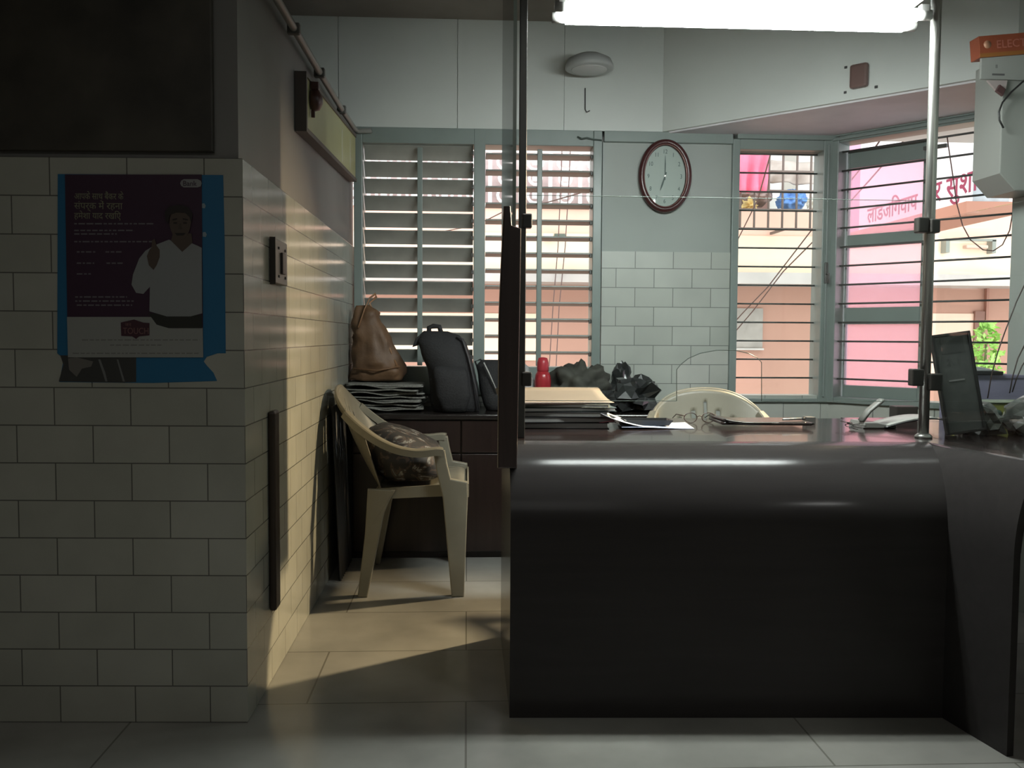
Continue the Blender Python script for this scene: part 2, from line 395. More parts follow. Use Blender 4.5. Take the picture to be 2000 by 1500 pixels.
# window 1: two louvred leaves
wx0, wx1 = aY(692, 500, YB).x, aY(1173, 500, YB).x
mA, mB_ = aY(925, 500, YB).x, aY(947, 500, YB).x
zt, zb = 2.0995, .74
w1 = tag(bpy.data.objects.new('window_1', None), kind='structure'); C.objects.link(w1); w1.location = ((wx0 + wx1) / 2, YB, zb)
mb = MB(); fa, fb = aY(709, 500, YB).x, aY(1156, 500, YB).x
mb.box((wx0, YB - .02, zb), (fa, YT, zt), .004); mb.box((fb, YB - .02, zb), (wx1, YT, zt), .004)
mb.box((mA, YB - .02, zb), (mB_, YT, zt), .004)
mb.box((fa, YB - .018, zb), (fb, YT, aY(900, 716, YB).z), .003)
mb.box((fa, YB - .018, aY(900, 283, YB).z), (fb, YT, zt), .003)
mb.build('window_frame', FRAME, w1)
def louvre(x0, x1, y_first, pitch, n, ang, w, th, rodx):
    mb = MB()
    for i in range(n):
        z = aY((x0 + x1) / 2 * 0 + 900, y_first + pitch * i, YB).z
        m = Matrix.Translation((0, YB + .055, z)) @ Matrix.Rotation(-ang * (1 + .03 * math.sin(i * 2.3)), 4, 'X')
        mb.box((x0 + .003, -w / 2, -th / 2), (x1 - .003, w / 2, th / 2), .0015, m, 1)
    mb.build('louvre_slats', SLAT, w1)
    mb = MB(); zt_, zb_ = aY(900, 289, YB).z, aY(900, 714, YB).z
    mb.box((rodx - .013, YB - .004, zb_), (rodx + .013, YB + .012, zt_), .003)
    mb.build('tilt_rod', FRAME, w1)
    mb = MB()
    for i in range(n):
        z = aY(900, y_first + pitch * i, YB).z
        mb.box((x1 - .012, YB - .004, z - .016), (x1 - .001, YB + .02, z + .004), .002)
    mb.build('slat_clips', IRON, w1)
louvre(fa, mA, 296, 33.3, 13, R(46), .092, .006, aY(820, 500, YB).x)
louvre(mB_, fb, 300, 32.4, 13, R(7), .085, .009, aY(1053, 500, YB).x)
fin(w1)
# window 2: fixed clear pane with bars
x0, x1 = aY(1426, 500, YB).x, BC.x + .01
w2 = tag(bpy.data.objects.new('window_2', None), kind='structure'); C.objects.link(w2); w2.location = ((x0 + x1) / 2, YB, SILL)
px0, px1 = aY(1440, 500, YB).x, aY(1602, 500, YB).x
ztop, zsil = aY(1530, 294, YB).z, aY(1520, 778, YB).z
mb = MB(); mb.box((x0, YB - .02, SILL - .03), (px0, YT, 2.07), .004); mb.box((px1, YB - .02, SILL - .03), (x1, YT, 2.07), .004)
mb.box((px0, YB - .018, SILL - .03), (px1, YT, zsil), .003); mb.box((px0, YB - .018, ztop), (px1, YT, 2.07), .003)
mb.box((.70, YB - .02, 2.045), (x0, YT, 2.10), .003)
mb.box((x0 + .02, YB - .03, 2.07), (x1, YT, 2.10), .003)
mb.box((px1 + .018, YB - .03, SILL), (px1 + .028, YB - .02, 2.05), .002)
mb.build('window_frame', FRAME, w2)
BARS = [.83 + .0985 * i for i in range(12)]
mb = MB()
for z in BARS + [2.012]: mb.tube([(px0 - .01, YB + .07, z), (px1 + .01, YB + .07, z)], .005, 6)
mb.build('security_bars', IRON, w2)
mb = MB(); mb.box((px0 - .005, YB + .04, zsil - .005), (px1 + .005, YB + .044, ztop + .005)); mb.build('pane', GLASS, w2)
hz = aY(1615, 535, YB - .03)
mb = MB(); mb.box((hz.x - .012, YB - .034, hz.z - .05), (hz.x + .006, YB - .02, hz.z + .06), .004); mb.tube([(hz.x - .003, YB - .034, hz.z), (hz.x - .003, YB - .06, hz.z), (hz.x - .003, YB - .064, hz.z - .05)], .005, 6)
mb.build('window_handle', IRON, w2)
fin(w2)
# window 3: bay opening with bars and a casement with pink panes
w3 = tag(bpy.data.objects.new('window_3', None), kind='structure'); C.objects.link(w3); w3.location = bay(TE / 2, 0, SILL)
mb = MB()
bbox(mb, -.005, .035, .025, -.10, SILL - .03, 2.08, .004)
bbox(mb, TE - .004, TE + .04, .02, -.10, SILL - .03, 2.08, .004)
bbox(mb, .035, TE, .02, -.10, SILL - .03, SILL + .0, .004)
bbox(mb, .035, TE, .02, -.10, 2.055, 2.10, .004)
bbox(mb, -.01, TE + .3, .035, .02, 2.065, 2.078, .002); bbox(mb, -.01, TE + .3, .03, .0, 2.086, 2.10, .002)
mb.build('window_frame', FRAME, w3)
mb = MB()
for z in BARS[:] + [2.012]: mb.tube([bay(.0, -.02, z), bay(TE + .02, -.02, z)], .0055, 6)
mb.build('security_bars', IRON, w3)
OFF = -.075
s0 = .045; s1 = bayp(1822, 500, OFF)[0]
sz0, sz1 = .70, bayp(1700, 291, OFF)[1]
rows = []
for (ya, yb) in ((322, 455), (480, 600), (633, 755)):
    rows.append((bayp(1725, yb, OFF)[1], bayp(1725, ya, OFF)[1]))
pl, pr = bayp(1656, 540, OFF)[0], bayp(1800, 540, OFF)[0]
mb = MB(); bbox(mb, s0, pl, OFF + .018, OFF - .018, sz0, sz1, .003); bbox(mb, pr, s1, OFF + .018, OFF - .018, sz0, sz1, .003)
edges = [sz1, rows[0][1], rows[0][0], rows[1][1], rows[1][0], rows[2][1], rows[2][0], sz0]
for i in range(0, 8, 2): bbox(mb, pl, pr, OFF + .016, OFF - .018, edges[i + 1], edges[i], .003)
sash = mb.build('casement', FRAME, w3)
for a, b in rows:
    mb = MB(); bbox(mb, pl - .003, pr + .003, OFF - .002, OFF - .005, a - .003, b + .003); mb.build('pink_pane', PINKG, sash)
mb = MB(); q = bayp(1845, 285, -.03); bbox(mb, q[0] - .09, q[0] + .02, .0, -.02, q[1] - .012, q[1] + .006, .003); mb.build('stay_bar', IRON, w3)
fin(w3)

# ================================================================== THE COUNTER
c0 = aZ(995, 1402, 0); c1 = aZ(1840, 1402, 0); c2 = aZ(1966, 1478, 0)
CT = .735; CB = aZ(975, 1243, 0).y; CBT = 3.36; RR = .24; RX = .10
cnt = thing('service_counter', 'dark brown laminated reception counter with a rounded front between the two steel posts', 'counter', ((c0.x + c1.x) / 2, 2.75, 0))
def lerp(a, b, t): return a * (1 - t) + b * t
def up_(p, z): return V3((p.x, p.y, z))
fd = (c1 - c0).normalized(); fn_ = V3((-fd.y, fd.x, 0)); sd = (c2 - c1).normalized(); sn = V3((-sd.y, sd.x, 0))
def crossing(h):
    A = c0 + fn_ * RR * h; B = c1 + sn * RX * h
    t = ((B.x - A.x) * sd.y - (B.y - A.y) * sd.x) / (fd.x * sd.y - fd.y * sd.x)
    return A + fd * t
PROF = [(0, 0), (0, .25), (0, CT - RR)] + [(1 - math.cos(t_), CT - RR + RR * math.sin(t_)) for t_ in [math.pi / 2 * i / 20 for i in range(1, 21)]]
mb = MB(); rows_ = []
for h, z in PROF:
    A, B, D = c0 + fn_ * RR * h, crossing(h), c2 + sn * RX * h
    if D.y < c2.y: D = D - sd * ((D.y - c2.y) / sd.y)
    rows_.append([mb.bm.verts.new((q.x, q.y, z)) for q in (A, A.lerp(B, .33), A.lerp(B, .66), B, B.lerp(D, .5), D)])
fs = []
for i in range(len(rows_) - 1):
    for j in range(5): f_ = mb.bm.faces.new((rows_[i][j], rows_[i][j + 1], rows_[i + 1][j + 1], rows_[i + 1][j])); f_.smooth = True; fs.append(f_)
bmesh.ops.recalc_face_normals(mb.bm, faces=fs)
es = [e for e in mb.bm.edges if e.verts[0] in {r[3] for r in rows_} and e.verts[1] in {r[3] for r in rows_}]
for e in es: e.smooth = False
# close the shell with an inner skin
inn = [[mb.bm.verts.new((w.co.x + (fn_.x if j < 4 else sn.x) * .02, w.co.y + .02 * (fn_.y if j < 4 else .2), max(0, w.co.z - .02 * (i > 3)))) for j, w in enumerate(r)] for i, r in enumerate(rows_)]
for i in range(len(rows_) - 1):
    for j in range(5): mb.bm.faces.new((inn[i][j], inn[i + 1][j], inn[i + 1][j + 1], inn[i][j + 1]))
    for j in (0, 5): mb.bm.faces.new((rows_[i][j], rows_[i + 1][j], inn[i + 1][j], inn[i][j]))
mb.build('front_panel', CFRONT, cnt)
ends = [V3((c0.x, (c0 + fn_ * RR * h).y + .004, z)) for h, z in PROF] + [V3((c0.x, CB, CT)), V3((c0.x, CB, 0))]
MB().prism([q + V3((.001, 0, -.001 if q.z > .1 else 0)) for q in ends], (.026, 0, 0)).build('end_panel', CFRONT, cnt)
A, B, D = c0 + fn_ * RR, crossing(1), c2 + sn * RX
D = D - sd * ((D.y - c2.y) / sd.y)
zt0 = CT - .03
MB().prism([V3((A.x, A.y, zt0)), V3((B.x, B.y, zt0)), V3((D.x, D.y, zt0)), V3((2.115, D.y, zt0)), V3((2.115, 3.40, zt0)), V3((1.45, 3.40, zt0)), V3((1.45, CBT, zt0)), V3((.75, CBT, zt0)), V3((.36, 3.20, zt0)), V3((A.x, CB + .10, zt0))], (0, 0, .03)).build('counter_top', CTOP, cnt)
MB().box((c0.x + .035, CB - .04, .0), (.62, CB - .01, .70), .002).build('drawer_unit', CABW, cnt)
fin(cnt)

# posts, clamps and glass
def clamp(mb, px, py, Y, w=.040, h=.042, d=.034):
    q = aY(px, py, Y); mb.box((q.x - w / 2, q.y - d / 2, q.z - h / 2), (q.x + w / 2, q.y + d / 2, q.z + h / 2), .004)
GY = 2.70
pA = aY(1019, 600, GY)
po = thing('steel_post', 'dull square steel post rising to the ceiling beside the dark wooden stile', 'post', (pA.x, GY, CT))
MB().box((pA.x - .011, GY - .011, CT), (pA.x + .011, GY + .011, ZC), .002).build('post_tube', DSTEEL, po)
mb = MB(); clamp(mb, 1029, 432, GY - .005, .03); mb.build('glass_clamp', CLAMPM, po)
mb = MB(); clamp(mb, 1028, 740, GY - .005, .03); mb.build('glass_clamp', CLAMPM, po)
fin(po)
pB = aY(1808, 700, GY)
po = thing('steel_post', 'shiny round steel post at the right corner of the counter', 'post', (pB.x, GY, CT))
MB().tube([(pB.x, GY, CT), (pB.x, GY, ZC)], .0155, 20).build('post_tube', STEEL, po)
MB().lathe([(.026, 0), (.026, .006), (.017, .014)], (pB.x, GY, CT), 20).build('post_flange', STEEL, po)
mb = MB(); clamp(mb, 1800, 440, GY - .012, .034, .046); q = aY(1822, 443, GY - .02); mb.box((q.x - .014, q.y - .02, q.z - .02), (q.x + .014, q.y + .02, q.z + .022), .004); mb.build('glass_clamp', CLAMPM, po)
mb = MB(); clamp(mb, 1789, 737, GY - .012, .036, .052); q = aY(1824, 746, GY - .02); mb.box((q.x - .02, q.y - .02, q.z - .026), (q.x + .018, q.y + .02, q.z + .026), .004); mb.build('glass_clamp', CLAMPM, po)
fin(po)
# front pane with a rounded hand opening cut into its lower edge
gx0, gx1 = pA.x + .013, pB.x - .018
gz0, gz1 = aY(1400, 783, GY).z, aY(1400, 386, GY).z
def gp(px, py): return aY(px, py, GY)
pts = [V3((gx0, GY, gz0)), gp(1322, 783)]
pts[1].z = gz0
prev = [(1322, 722), (1330, 712), (1345, 700), (1368, 690), (1400, 684), (1436, 684), (1462, 690), (1480, 699), (1488, 708)]
pts += [gp(*p) for p in prev] + [V3((gp(1488, 783).x, GY, gz0)), V3((gx1, GY, gz0)), V3((gx1, GY, gz1)), V3((gx0, GY, gz1))]
gl = thing('glass_screen', 'clear glass counter screen with an arched hand opening between the posts', 'glass screen', ((gx0 + gx1) / 2, GY, gz0))
MB().prism(pts, (0, .006, 0)).build('glass_sheet', GLASS, gl)
mb = MB()
op = pts[1:-4] + [pts[-4]]
mb.sweep([p + V3((0, .003, 0)) for p in pts[:2]], [(-.003, -.0015), (.003, -.0015), (.003, .0), (-.003, .0)])
mb.sweep([pts[-4] + V3((0, .003, 0)), pts[-3] + V3((0, .003, 0))], [(-.003, -.0015), (.003, -.0015), (.003, .0), (-.003, .0)])
mb.tube([p + V3((0, .003, 0)) for p in pts[1:-3]], .0012, 4)
mb.tube([pts[-2] + V3((0, .003, 0)), pts[-1] + V3((0, .003, 0))], .0010, 4)
mb.build('polished_edge', GEDGE, gl)
fin(gl)
# glass side fin over the counter's left end, tinted and lengthened to block tube light
fx = aY(1009, 200, 2.49).x - .005
gl = thing('glass_screen', 'narrow glass side screen seen edge on at the left end of the counter', 'glass screen', (fx, 3.0, CT))
MB().box((fx - .004, 2.49, CT + .001), (fx + .004, 3.30, 2.60)).build('glass_sheet', glass_mat('side_glass', (.25, .26, .255), .08, 1.5, 1.0), gl)
mb = MB(); mb.box((fx - .005, 2.486, CT + .001), (fx + .005, 2.4895, 2.60)); mb.build('polished_edge', GEDGE, gl)
fin(gl)
rg = up_(V3((pB.x + .018, GY - .02, 0)), CT + .002); rg2 = V3((aZ(1996, 889, CT).x, aZ(1996, 889, CT).y, CT + .002))
dgl = (rg2 - rg).normalized()
o = MB().prism([rg, rg2, rg2 + V3((0, 0, .67)), rg + V3((0, 0, .67))], V3((-dgl.y, dgl.x, 0)) * .006).build('glass_screen', GLASS)
tag(origin(o, (rg + rg2) / 2), 'clear glass screen running towards the camera right of the round post', 'glass screen')
# dark wooden stile / pull standing in front of the left post
zt_, zb_ = 0, 0
xs = [(984, 402), (997, 402), (1000, 440), (1018, 446), (1014, 700), (1010, 915), (972, 915), (974, 620), (979, 500)]
o = MB().prism([aY(x, y, 2.45) for x, y in xs], (0, .032, 0), bev=.004).build('door_stile', DWOOD)
tag(origin(o, aY(990, 915, 2.46)), 'long dark wooden stile fixed upright at the left front corner of the counter', 'stile')

# ================================================================== TUBE LIGHT
ty = 2.78; tz = aY(1400, 42, 2.78).z; tx0, tx1 = aY(1092, 40, ty).x, aY(1774, 40, ty).x
TB = mat('tube_light_glow', (.93, 1.0, .97), .4, emit=TUBE)
tl = thing('tube_light', 'twin fluorescent tube fitting hanging below the ceiling above the counter', 'tube light', ((tx0 + tx1) / 2, ty - .04, tz + .03))
WHM = mat('white_enamel', (.5, .5, .48), .4)
MB().box((tx0 + .03, ty - .21, tz + .021), (tx1 - .03, ty + .10, tz + .045), .004).build('housing', WHM, tl)
for dy in (0.0, -.095):
    t_ = MB().tube([(tx0 + .02, ty + dy, tz), (tx1 - .02, ty + dy, tz)], .019, 20).build('fluorescent_tube', TB, tl)
    mb = MB()
    for xx in (tx0, tx1): mb = MB(); mb.tube([(xx - .022, ty + dy, tz), (xx + .022, ty + dy, tz)], .0155, 16); mb.box((xx - .012, ty + dy - .012, tz), (xx + .012, ty + dy + .012, tz + .03), .002); mb.build('end_cap', WHM, t_)
for xx in (tx0 + .15, tx1 - .15): MB().tube([(xx, ty - .04, tz + .045), (xx, ty - .04, ZC)], .004, 8).build('hanger_rod', DSTEEL, tl)
fin(tl)

# ================================================================== PLASTIC CHAIRS
def make_chair(label, group):
    t = thing('plastic_armchair', label, 'chair', (0, 0, 0), 0, group)
    half = [(-.292, 0, .826), (-.291, .06, .822), (-.287, .12, .808), (-.272, .175, .780), (-.235, .222, .735), (-.175, .252, .682), (-.105, .268, .634), (-.03, .274, .600), (.05, .274, .586), (.125, .270, .592), (.150, .268, .590)]
    half = [V3(p) for p in half]
    full = [V3((p.x, -p.y, p.z)) for p in reversed(half)] + half[1:]
    # smooth the path
    def cr(P, n=4):
        out = []
        for i in range(len(P) - 1):
            a, b, c, d = P[max(i - 1, 0)], P[i], P[i + 1], P[min(i + 2, len(P) - 1)]
            for j in range(n):
                u = j / n; out.append(.5 * ((2 * b) + (c - a) * u + (2 * a - 5 * b + 4 * c - d) * u * u + (3 * b - a - 3 * c + d) * u ** 3))
        out.append(P[-1]); return out
    Hs = cr(half); 
    # backrest panel with rolled rim and slots
    Lt = Hs[:21]
    def topp(u):
        a = abs(u) * (len(Lt) - 1); i = min(int(a), len(Lt) - 2); q = Lt[i].lerp(Lt[i + 1], a - i); return V3((q.x, math.copysign(q.y, u) if u else 0, q.z))
    def bf(a, b):
        u = a * 2 - 1; T = topp(u); B = V3((-.10 - .018 * (1 - u * u), u * .205, .415))
        p = B.lerp(T, b); p.x -= .02 * math.sin(math.pi * b) * (1 - u * u); return p
    def sk(a, b):
        for c in (.30, .40, .50, .60, .70):
            if abs(a - c) < .016 and .30 < b < .86 - .5 * abs(c - .5): return True
        return False
    MB().grid(bf, 64, 24, .005, sk).build('backrest', CHAIRP, t)
    mb = MB(); prof = [(-.004, -.014), (.004, -.014), (.007, .004), (.002, .009), (-.006, .006)]
    mb.sweep([V3((p.x - .004, p.y, p.z)) for p in ([V3((q.x, -q.y, q.z)) for q in reversed(Lt)] + Lt[1:])], prof); mb.build('back_rim', CHAIRP, t)
    for sgn in (1, -1):
        P = [V3((p.x, p.y * sgn, p.z)) for p in Hs[16:]]
        mb = MB(); n = len(P); rings = []
        for i, p in enumerate(P):
            w = .018 + .010 * min(1, i / (n * .5)); tt = (P[min(i + 1, n - 1)] - P[max(i - 1, 0)]).normalized(); a = tt.cross(V3((0, 0, 1))).normalized(); b = a.cross(tt)
            q = [(-w, -.026), (-w + .005, -.026), (-w + .006, -.004), (w - .006, -.004), (w - .005, -.022), (w, -.022), (w, .004), (w - .006, .008), (-w + .006, .008), (-w, .004)]
            rings.append([mb.bm.verts.new(p + a * s_ + b * r_) for s_, r_ in q])
        fs = []
        for i in range(n - 1):
            for j in range(10): fs.append(mb.bm.faces.new((rings[i][j], rings[i][(j + 1) % 10], rings[i + 1][(j + 1) % 10], rings[i + 1][j])))
        fs.append(mb.bm.faces.new(rings[0])); fs.append(mb.bm.faces.new(rings[-1])); bmesh.ops.recalc_face_normals(mb.bm, faces=fs)
        mb.build('armrest', CHAIRP, t, smooth=False)
        y0 = sgn * .262
        fl = [(.112, .588), (.158, .588), (.166, .54), (.182, .475), (.248, .462), (.250, .41), (.236, 0), (.186, 0), (.150, .40), (.126, .50)]
        mb = MB().prism([V3((x, y0 - sgn * .018, z)) for x, z in fl], (0, sgn * .034, 0), bev=.005)
        mb.prism([V3((.236 + (.012 if z > .2 else 0), yy, z)) for yy, z in ((y0 + sgn * .014, 0), (y0 - sgn * .028, 0), (y0 - sgn * .075, .41), (y0 + sgn * .014, .41))], (-.012, 0, 0), bev=.003)
        mb.build('leg', CHAIRP, t)
        rl = [(-.150, .43), (-.04, .425), (-.062, .385), (-.085, .33), (-.149, 0), (-.188, 0), (-.160, .25)]
        mb = MB().prism([V3((x, y0 - sgn * .018 - sgn * .03 * min(1, z / .4), z)) for x, z in rl], (0, sgn * .030, 0), bev=.005)
        mb.prism([V3((x, yy, z)) for x, yy, z in ((-.180, y0 + sgn * .008, 0), (-.180, y0 - sgn * .03, 0), (-.140, y0 - sgn * .09, .40), (-.140, y0 - sgn * .03, .40))], (.012, 0, 0), bev=.003)
        mb.build('leg', CHAIRP, t)
    def sf(a, b):
        x = -.12 + .372 * a; wd_ = .215 + .03 * a; u = b * 2 - 1
        z = .425 + .03 * a - .016 * math.sin(math.pi * min(1, a * 1.1)) * (1 - u ** 4) - (.03 * max(0, (a - .88) / .12) ** 2)
        return (x, wd_ * u, z)
    mb = MB().grid(sf, 24, 16, .006)
    for sgn in (1, -1): mb.prism([V3((x, sgn * (.213 + .03 * (x + .12) / .37), z)) for x, z in ((-.12, .428), (.24, .455), (.24, .405), (-.10, .385))], (0, sgn * .008, 0), bev=.002)
    mb.prism([V3((.246, yy, z)) for yy, z in ((-.24, .45), (.24, .45), (.235, .395), (-.235, .395))], (.008, 0, 0), bev=.002)
    mb.build('seat', CHAIRP, t)
    return t
ch = make_chair('cream plastic armchair seen from the side against the left tiled wall', 'cream plastic armchairs')
ch.location = (-.245, 3.815, 0)
def copy_tree(o, parent=None):
    c = o.copy(); C.objects.link(c); c.parent = parent
    for x in list(o.children): copy_tree(x, c)
    return c
c2h = copy_tree(ch); q = aY(1376, 800, 3.68)
c2h.location = (q.x, 3.40, 0); c2h.rotation_euler = (0, 0, R(-90)); c2h['label'] = 'cream plastic armchair behind the counter with only its arched back showing'
# patterned cushion on the chair by the wall
def pattern_mat(name, base, spots, sc):
    m = mat(name, base, .7); n = m.node_tree.nodes; L = m.node_tree.links; b = n['Principled BSDF']
    tc = n.new('ShaderNodeTexCoord'); t = n.new('ShaderNodeTexNoise'); t.inputs['Scale'].default_value = sc; t.inputs['Detail'].default_value = 3; t.inputs['Distortion'].default_value = 2.5
    L.new(tc.outputs['Object'], t.inputs[0]); cr = n.new('ShaderNodeValToRGB'); e = cr.color_ramp.elements
    e[0].color = (*base, 1); e[0].position = 0; e[1].color = (*base, 1); e[1].position = 1
    cr.color_ramp.interpolation = 'LINEAR'
    for p, c in spots: q_ = e.new(p); q_.color = (*c, 1)
    L.new(t.outputs['Fac'], cr.inputs[0]); L.new(cr.outputs[0], b.inputs['Base Color']); return m
CUSH = pattern_mat('dark_floral_fabric', (.012, .012, .012), [(.50, (.012, .012, .013)), (.55, (.07, .045, .035)), (.58, (.012, .011, .011)), (.63, (.22, .22, .21)), (.70, (.012, .012, .012))], 9)
cc = ch.location
o = MB().loft([(0, -.02, 0, .11, .19), (.02, -.015, 0, .145, .21), (.08, -.04, 0, .165, .215), (.13, -.065, 0, .15, .21), (.17, -.10, 0, .11, .195), (.20, -.13, 0, .065, .17), (.212, -.14, 0, .03, .14)], 40, 3.2, .014, 8, 3).build('seat_cushion', CUSH)
o.location = (cc.x + .03, cc.y, .452)
tag(o, 'dark floral cushion lying on the seat of the side-on plastic chair', 'cushion')
# ribbed sheet against the wall behind that chair
mb = MB()
def rf(a, b):
    y = 3.78 + .36 * a; return (XL + .020 + .006 * math.sin(a * 60) + .03 * (1 - b), y, .001 + .74 * b)
o = mb.grid(rf, 110, 3, .003).build('ribbed_sheet', mat('dark_ribbed_plastic', (.05, .05, .052), .5))
tag(origin(o, (XL + .03, 3.96, 0)), 'dark grey ribbed sheet leaning on the tiled wall behind the plastic chair', 'ribbed sheet')

# ================================================================== REAR CABINET AND WHAT STANDS ON IT
KZ = .68; KY = 4.155
kx0, kx1 = XL + .055, .98
kb = thing('cabinet', 'low dark wooden cabinet below the louvred window with bags on top', 'cabinet', ((kx0 + kx1) / 2, 4.4, 0))
MB().box((kx0, KY + .018, .03), (kx1, YB - .002, KZ - .025), .002).build('cabinet_body', CABW, kb)
MB().box((kx0 - .02, KY + .03, 0), (kx1 - .01, YB - .03, .03)).build('plinth', CABW, kb)
MB().box((kx0 - .045, KY - .012, KZ - .025), (kx1 + .01, YB - .002, KZ), .006).build('cabinet_top', mat('cabinet_top_laminate', (.016, .013, .012), .18), kb)
nD = 3; ww = (kx1 - kx0) / nD
for i in range(nD):
    a = kx0 + ww * i + .003; b = kx0 + ww * (i + 1) - .003
    if i == 1 or i == 0:
        d_ = MB().box((a, KY, .50), (b, KY + .017, KZ - .029), .003).build('drawer', CABW, kb)
        hx = aY(904, 857, KY - .02) if i == 0 else V3(((a + b) / 2, 0, .566))
        if i == 0: hx = V3((a + .33, 0, .566)) if not (a < hx.x < b) else hx
        mb = MB(); mb.tube([(hx.x - .045, KY - .001, hx.z), (hx.x - .045, KY - .022, hx.z), (hx.x + .045, KY - .022, hx.z), (hx.x + .045, KY - .001, hx.z)], .0045, 8); mb.build('drawer_handle', STEEL, d_)
        MB().box((a, KY, .035), (b, KY + .017, .494), .003).build('cabinet_door', CABW, kb)
    else:
        MB().box((a, KY, .035), (b, KY + .017, KZ - .029), .003).build('cabinet_door', CABW, kb)
fin(kb)
# newspapers
NEWS = pattern_mat('newsprint', (.20, .20, .18), [(.45, (.20, .20, .18)), (.50, (.08, .08, .075)), (.54, (.24, .24, .215)), (.60, (.10, .10, .09)), (.64, (.22, .22, .20))], 28)
def paper_sheet(w, d, th, sag, seed):
    mb = MB()
    def f(a, b):
        x = (a - .5) * w; y = (b - .5) * d
        z = sag * (1 - a) ** 2 + .009 * noise.noise(V3((a * 3.0, b * 2.2, seed))) + .0022 * math.sin(a * 8 + seed)
        return (x, y, z)
    return mb.grid(f, 18, 8, -th)
nx, ny = aY(757, 780, 4.38).x, 4.40
z = KZ + .011; srcs = []
for i in range(3): srcs.append(paper_sheet(.36, .28, .006, .006, i * 1.1).build('newspaper', NEWS))
for i in range(11):
    if i < 3: o = srcs[i]
    else: o = srcs[i % 3].copy(); C.objects.link(o)
    low = i < 6
    o.location = (nx + random.uniform(-.012, .012) + (0 if low else -.012), ny + random.uniform(-.015, .015), z); o.rotation_euler = (0, 0, R(random.uniform(-7, 7)))
    z += .0118
    tag(o, 'folded newspaper inside the loose pile on the cabinet, between its lowest and topmost sheets', 'newspaper', 'newspapers piled on the cabinet')
    if i == 0: o['label'] = 'lowest newspaper of the pile, lying directly on the cabinet top'
    if i == 10: o['label'] = 'topmost newspaper of the pile, directly under the tan handbag'
NZ = z + .003
# tan handbag
TAN = mat('tan_leather', (.12, .065, .032), .6, var=.3, vs=9, bump=.6, bs=12)
hb = thing('handbag', 'slouching tan leather handbag with its strap up, on the newspapers', 'handbag', (-.46, 4.47, NZ))
def hz_(y): return aY(735, y, 4.47).z
def hx_(x): return aY(x, 660, 4.47).x
secs = []
for (yy, xa, xb, ry) in ((742, 684, 782, .075), (728, 684, 786, .085), (705, 686, 780, .085), (670, 686, 766, .072), (640, 685, 748, .055), (612, 686, 736, .035), (596, 690, 722, .018)):
    z_ = max(hz_(yy), NZ + .001) if yy < 742 else NZ; secs.append((z_, (hx_(xa) + hx_(xb)) / 2 + .004, 4.47, (hx_(xb) - hx_(xa)) / 2, ry))
MB().loft(secs, 40, 2.7, .020, 11, 2, ridge=1.0).build('bag_body', TAN, hb)
P = [aY(700, 640, 4.40), aY(712, 604, 4.43), aY(722, 582, 4.46), aY(733, 574, 4.47), aY(735, 580, 4.475), aY(722, 592, 4.47), aY(736, 625, 4.46), aY(756, 668, 4.43), aY(776, 715, 4.41)]
MB().tube(P, [.008, .007, .007, .008, .008, .006, .007, .007, .007], 8, sq=.5).build('strap', mat('tan_strap', (.26, .14, .07), .5), hb)
MB().tube([aY(690, 720, 4.385), aY(735, 724, 4.372), aY(781, 716, 4.385)], .005, 8).build('bottom_seam', mat('tan_seam', (.14, .07, .03), .6), hb)
fin(hb)
# backpack
bp_ = thing('backpack', 'black backpack standing upright on the cabinet beside the newspapers', 'backpack', (-.03, 4.36, KZ))
BY = 4.34
def X_(x, Y=BY): return aY(x, 700, Y).x
def Z_(y, Y=BY): return aY(900, y, Y).z
secs = []
for (yy, xa, xb, ry) in ((808, 846, 936, .085), (795, 842, 938, .10), (760, 838, 934, .11), (720, 834, 926, .105), (690, 824, 916, .095), (668, 814, 908, .08), (655, 818, 898, .06), (647, 826, 878, .035)):
    secs.append((max(Z_(yy), KZ), (X_(xa) + X_(xb)) / 2, BY, (X_(xb) - X_(xa)) / 2, ry))
MB().loft(secs, 40, 2.8, .010, 8, 5).build('bag_body', BLACK, bp_)
mb = MB(); mb.loft([(Z_(800), X_(888), BY - .10, .055, .03), (Z_(770), X_(886), BY - .105, .085, .035), (Z_(725), X_(880), BY - .10, .08, .03), (Z_(712), X_(878), BY - .085, .06, .015)], 28, 3, .006, 9, 1); mb.build('front_pocket', BLACK, bp_)
MB().tube([aY(838, 652, BY), aY(838, 640, BY), aY(846, 637, BY), aY(858, 638, BY), aY(862, 652, BY)], .012, 8).build('grab_handle', BLACK, bp_)
MB().prism([aY(x, y, BY - .03) for x, y in ((826, 650), (812, 660), (805, 678), (818, 674), (830, 676))], (0, .05, 0), bev=.004).build('side_flap', BLACK, bp_)
MB().tube([aY(892, 658, BY - .06), aY(904, 662, BY - .07), aY(916, 700, BY - .09), aY(930, 760, BY - .10), aY(936, 800, BY - .09)], .009, 6, sq=.4).build('shoulder_strap', mat('dark_strap', (.03, .03, .032), .5), bp_)
MB().box(aY(907, 742, BY - .115), aY(911, 757, BY - .105), .001).build('zip_tag', mat('pale_tag', (.3, .3, .29), .4), bp_)
fin(bp_)
